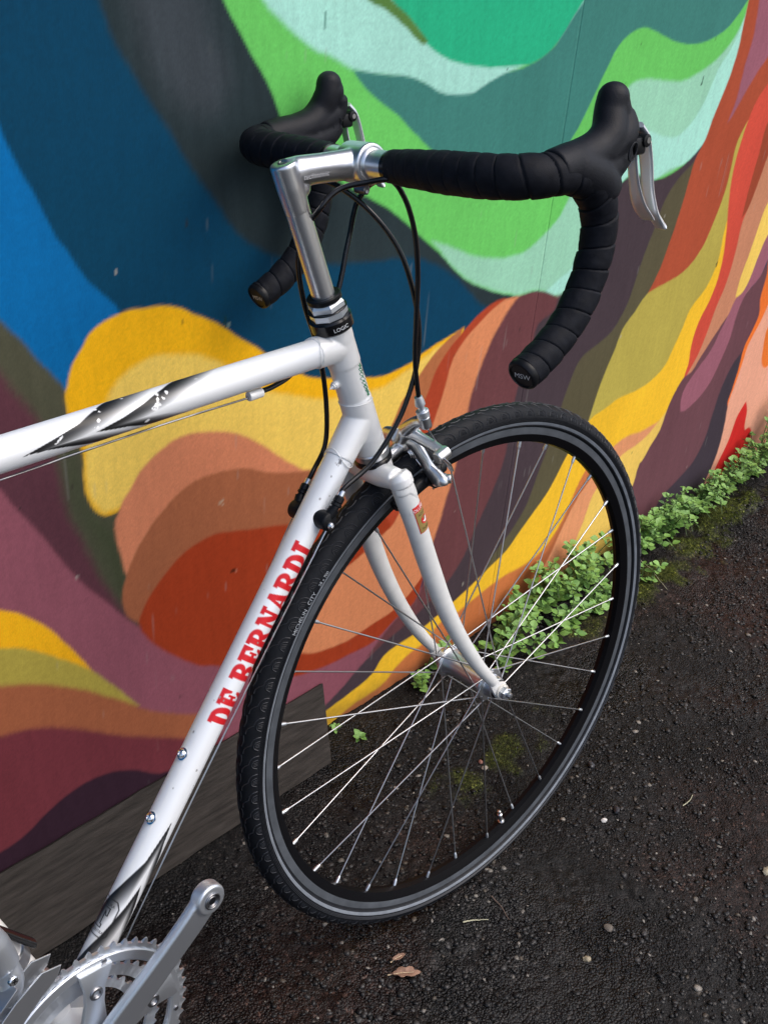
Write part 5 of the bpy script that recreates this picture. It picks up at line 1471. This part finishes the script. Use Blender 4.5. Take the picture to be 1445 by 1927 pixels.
def weed(x, y, nst, hmin, hmax, ls, label, spread=(.0, -.6), per=9, wall_clear=.004, sx_=.02):
    z = ground_z(x, min(y, -.01))
    root = tag(bpy.data.objects.new('weed_plant', None), label, 'weed', 'leafy weeds along the foot of the wall')
    COL.objects.link(root); root.location = (x, y, z); root.empty_display_size = .02
    WEED_N[0] += 1
    g = np.random.default_rng(500 + WEED_N[0])
    for k in range(nst):
        h = g.uniform(hmin, hmax)
        a = g.uniform(0, 2 * math.pi)
        d = np.array([math.cos(a) * .8 + spread[0], math.sin(a) * .55 + spread[1], 0]) * g.uniform(.25, .9)
        b = np.array([g.normal(0, sx_), g.normal(0, .009), -.002])
        P = catmull([b, b + np.array([0, 0, h * .45]) + d * h * .25, b + np.array([0, 0, h * .8]) + d * h * .65, b + np.array([0, 0, h * (.95 - .35 * abs(d).sum())]) + d * h * 1.05], 5)
        P[:, 1] = np.minimum(P[:, 1], -y - wall_clear)
        P[:, 2] = np.maximum(P[:, 2], .001)
        link('stem', mesh('stem', tube(P, np.linspace(.0012, .0006, len(P)), 5), 60), STEMM, root, Matrix.Identity(4))
        nl = max(3, int(per * h / hmax + 1))
        T, _, _ = frames(P, (1, 0, 0))
        for j in range(nl):
            t = (j + .6) / nl * .98
            i = min(int(t * (len(P) - 1)), len(P) - 1)
            for sd_ in ((0, math.pi) if j < nl - 1 else (0, 2.1, 4.2)):
                az = sd_ + (j % 2) * 1.45 + g.normal(0, .3) + k
                s = ls * g.uniform(.45, 1.30) * (1.1 - .35 * t)
                dr = np.array([math.cos(az), math.sin(az) * .8 - .25, g.uniform(.05, .55)])
                dr /= np.linalg.norm(dr)
                upv = np.array([0, -.25, 1.0]) + g.normal(0, .25, 3)
                yv = np.cross(upv, dr); yv /= np.linalg.norm(yv); zv = np.cross(dr, yv)
                p0 = P[i] + dr * s * .12
                tip = p0 + dr * s
                if y + tip[1] > -wall_clear:
                    dr[1] = -abs(dr[1]); yv = np.cross(upv, dr); yv /= np.linalg.norm(yv); zv = np.cross(dr, yv)
                Mx = Matrix.Identity(4)
                for q in range(3):
                    Mx[q][0], Mx[q][1], Mx[q][2], Mx[q][3] = dr[q] * s, yv[q] * s, zv[q] * s, p0[q]
                link('leaf', LEAVES[int(g.integers(6))], None, root, Mx)
    return root
WEEDS = [
    (.395, -.105, 3, .05, .09, .019, 'thin sprig lying out over the asphalt just right of the axle nut', (.9, -.5), 3, .006),
    (.480, -.110, 3, .04, .08, .020, 'lone sprig with broad leaves furthest out from the wall beyond the hub', (.9, -.2), 3, .006),
    (.250, -.030, 3, .02, .05, .015, 'two leaved seedling at the wall foot behind the far fork blade', (.1, -.4), 2, .008),
    (0.3072, -0.0198, 5, .035, .075, .017, 'small weed at the wall foot just left of the wheel hub', (.2, -.4), 4, .012),
    (0.3578, -0.0495, 4, .03, .06, .019, 'low weed sprig on the soil below the wheel hub', (.2, -.3), 3, .012),
    (0.4287, -0.0742, 6, .07, .14, .021, 'broad leaved weed reaching out to the right of the axle nut', (.7, -.9), 5, .016),
    (0.4894, -0.0347, 9, .05, .11, .018, 'leafy weed against the orange brown band, right of the hub', (.2, -.5), 6, .02),
    (0.5755, -0.0297, 15, .05, .12, .018, 'bushy weed clump seen through the right hand spokes, lower left of the thicket', (0, -.5), 7, .028),
    (0.6565, -0.0297, 20, .06, .145, .018, 'tall weed clump before the salmon ribbon inside the wheel', (0, -.45), 8, .03),
    (0.7375, -0.0317, 20, .06, .14, .018, 'dense weed clump before the pale yellow ribbon at the rim', (.1, -.5), 8, .03),
    (0.6059, -0.094, 9, .03, .07, .018, 'low weed creeping onto the asphalt beneath the thicket inside the wheel', (.1, -.6), 5, .026),
    (0.697, -0.094, 10, .03, .07, .018, 'low weed by the inner right edge of the rim', (.2, -.5), 5, .026),
    (0.9248, -0.0356, 17, .05, .12, .018, 'weed clump beside the outer right edge of the tyre', (.1, -.6), 7, .03),
    (1.0058, -0.0317, 17, .06, .12, .017, 'weed clump at the foot of the dark plum band', (.1, -.6), 8, .034),
    (1.0969, -0.0297, 17, .06, .12, .016, 'weed clump at the foot of the navy band', (.1, -.6), 8, .036),
    (1.1982, -0.0297, 17, .06, .12, .016, 'weed clump right below the red flame', (.1, -.6), 8, .038),
    (1.3045, -0.0277, 18, .06, .13, .016, 'weed clump hiding the lower right of the red flame', (.1, -.55), 8, .04),
    (1.4209, -0.0277, 18, .07, .15, .016, 'weed clump above the mossy hump, near the right edge', (.1, -.5), 8, .042),
    (1.5424, -0.0277, 22, .12, .29, .016, 'tallest weed clump climbing the wall at the right edge', (0, -.4), 9, .042),
    (1.6487, -0.0297, 18, .12, .30, .016, 'weed clump cut by the right edge of the photo', (0, -.4), 8, .04),
    (0.8641, -0.1168, 3, .03, .05, .018, 'single small sprig on the soil right of the tyre', (.1, -.3), 3, .006),
    (0.0774, -0.0218, 2, .012, .022, .012, 'tiny seedling beside the end of the plank', (.1, -.3), 2, .008),
]
for x, y, n, h0, h1, ls, lab, spd, per, sxx in WEEDS:
    weed(x, y, n, h0, h1, ls, lab, spd, per, sx_=sxx)

# ------------------------------------------------------------------ small things lying on the asphalt
def pebble(name, x, y, s, col, label, seed, cat='stone', rough=.6, flat=.6):
    g = np.random.default_rng(seed)
    V, F = ellipsoid((0, 0, 0), (1, 1, 1), None, 12)
    k = 1 + (np.array([vnoise(v[0] * 1.3 + 5, v[1] * 1.3 + v[2] * 2 + 9, seed) for v in V]) - .5) * .7
    V = V * k[:, None] * np.array([s, s * g.uniform(.6, .9), s * flat])
    a = g.uniform(0, 3)
    V = V @ np.array(Matrix.Rotation(a, 3, 'Z')).T
    m_ = mat(name + ' stone', col, rough, var=.3, vscale=300, bump=.0004, bscale=600)
    o = tag(link(name, mesh(name, (V, F), 35), m_), label, cat)
    o.location = (x, y, ground_z(x, y) + s * flat * .5)
    return o
pebble('pebble', 0.2485, -0.4316, .0052, (.55, .53, .5), 'small white pebble lying on the wet asphalt right of the wheel', 1)
pebble('pebble', 0.3305, -0.3505, .0085, (.028, .028, .032), 'dark angular stone on the asphalt right of the tyre', 2, rough=.3)
pebble('pebble', 0.2798, -0.4336, .0080, (.022, .022, .026), 'black stone beside the white pebble', 3, rough=.3)
pebble('pebble', 0.0885, -0.5465, .0075, (.10, .085, .07), 'brownish flat stone in the lower right asphalt', 4, flat=.4)
pebble('pebble', 0.0257, -0.5544, .0050, (.26, .22, .15), 'small tan pebble below the brownish flat stone', 5)
pebble('pebble', 0.2009, -0.2208, .0045, (.28, .12, .09), 'pinkish chip on the soil under the spokes', 6)
pebble('pebble', 0.1948, -0.2336, .0055, (.30, .25, .2), 'pale crumb just below the pinkish chip', 7)
pebble('pebble', .351, -.655, .0080, (.36, .31, .22), 'yellowish stone at the right edge of the asphalt', 8)
pebble('pebble', -0.194, -0.5396, .0045, (.5, .47, .4), 'pale pebble near the bottom edge left of centre', 9)

DRYM = mat('dry leaf', (.24, .135, .090), .7, var=.35, vscale=60, bump=.0006, bscale=220)
def dry_leaf(x, y, s, rot, lobes, label, seed):
    g = np.random.default_rng(seed)
    n = 26
    P = []
    for k in range(n):
        t = 2 * math.pi * k / n
        r = (.55 + .45 * abs(math.cos(t))) * (1 - .28 * (abs(math.sin(lobes * t)) ** 2)) * (1 + (g.random() - .5) * .12)
        P.append((r * math.cos(t) * s, r * math.sin(t) * s * .62))
    V = [(0, 0, .002)]; F = []
    for f_ in (.5, 1.0):
        for (a, b) in P:
            V.append((a * f_, b * f_, .0015 + .006 * f_ * f_ * (vnoise(a * 90 + 3, b * 90 + 5, seed)) + .004 * f_ * abs(b) / s))
    for k in range(n):
        k2 = (k + 1) % n
        F.append([0, 1 + k, 1 + k2]); F.append([1 + k, 1 + n + k, 1 + n + k2, 1 + k2])
    me = mesh('dry_leaf', (np.array(V), F), 60); me.materials.append(DRYM)
    root = link('dry_leaf', me)
    md = root.modifiers.new('thick', 'SOLIDIFY'); md.thickness = .0005
    root.location = (x, y, ground_z(x, y) + .002); root.rotation_euler = (0, 0, rot)
    link('midrib', mesh('midrib', tube(catmull([(-s * 1.25, 0, .0015), (-s * .4, .0005, .003), (s * .5, 0, .0035)], 5), np.linspace(.0008, .0004, 11), 6), 60), mat('leaf rib', (.5, .38, .24), .6), root, Matrix.Identity(4))
    return tag(root, label, 'leaf')
dry_leaf(-0.1737, -0.4059, .0195, -.65, 3, 'curled brown dry leaf lying on the asphalt below the tyre', 1)
dry_leaf(-0.1656, -0.3841, .0100, -.2, 2, 'small torn scrap of dry leaf above the bigger brown leaf', 2)
DRYG = mat('dry straw', (.34, .33, .22), .6)
def stick(name, pts, r, label, cat, mt):
    P = catmull(pts, 6)
    for q in P: q[2] = ground_z(q[0], q[1]) + .0022
    o = link(name, mesh(name, tube(P - P[0], np.linspace(r, r * .5, len(P)), 6), 60), mt)
    o.location = P[0]
    return tag(o, label, cat)
stick('grass_blade', [(-.060, -.406, 0), (-.045, -.414, 0), (-.030, -.427, 0)], .0011, 'short pale grass blade lying below the tyre', 'grass blade', DRYG)
stick('twig', [(.003, -.405, 0), (.000, -.425, 0), (-.008, -.446, 0)], .0012, 'thin brown twig right of the grass blade', 'twig', mat('twig bark', (.09, .06, .045), .7))
stick('straw', [(.930, -.062, 0), (.905, -.110, 0), (.880, -.165, 0)], .0009, 'long pale straw trailing from the weeds onto the soil', 'straw', DRYG)
stick('grass_blade', [(.37, -.50, 0), (.385, -.503, 0), (.40, -.500, 0)], .0010, 'tiny pale grass blade far out on the right asphalt', 'grass blade', DRYG)
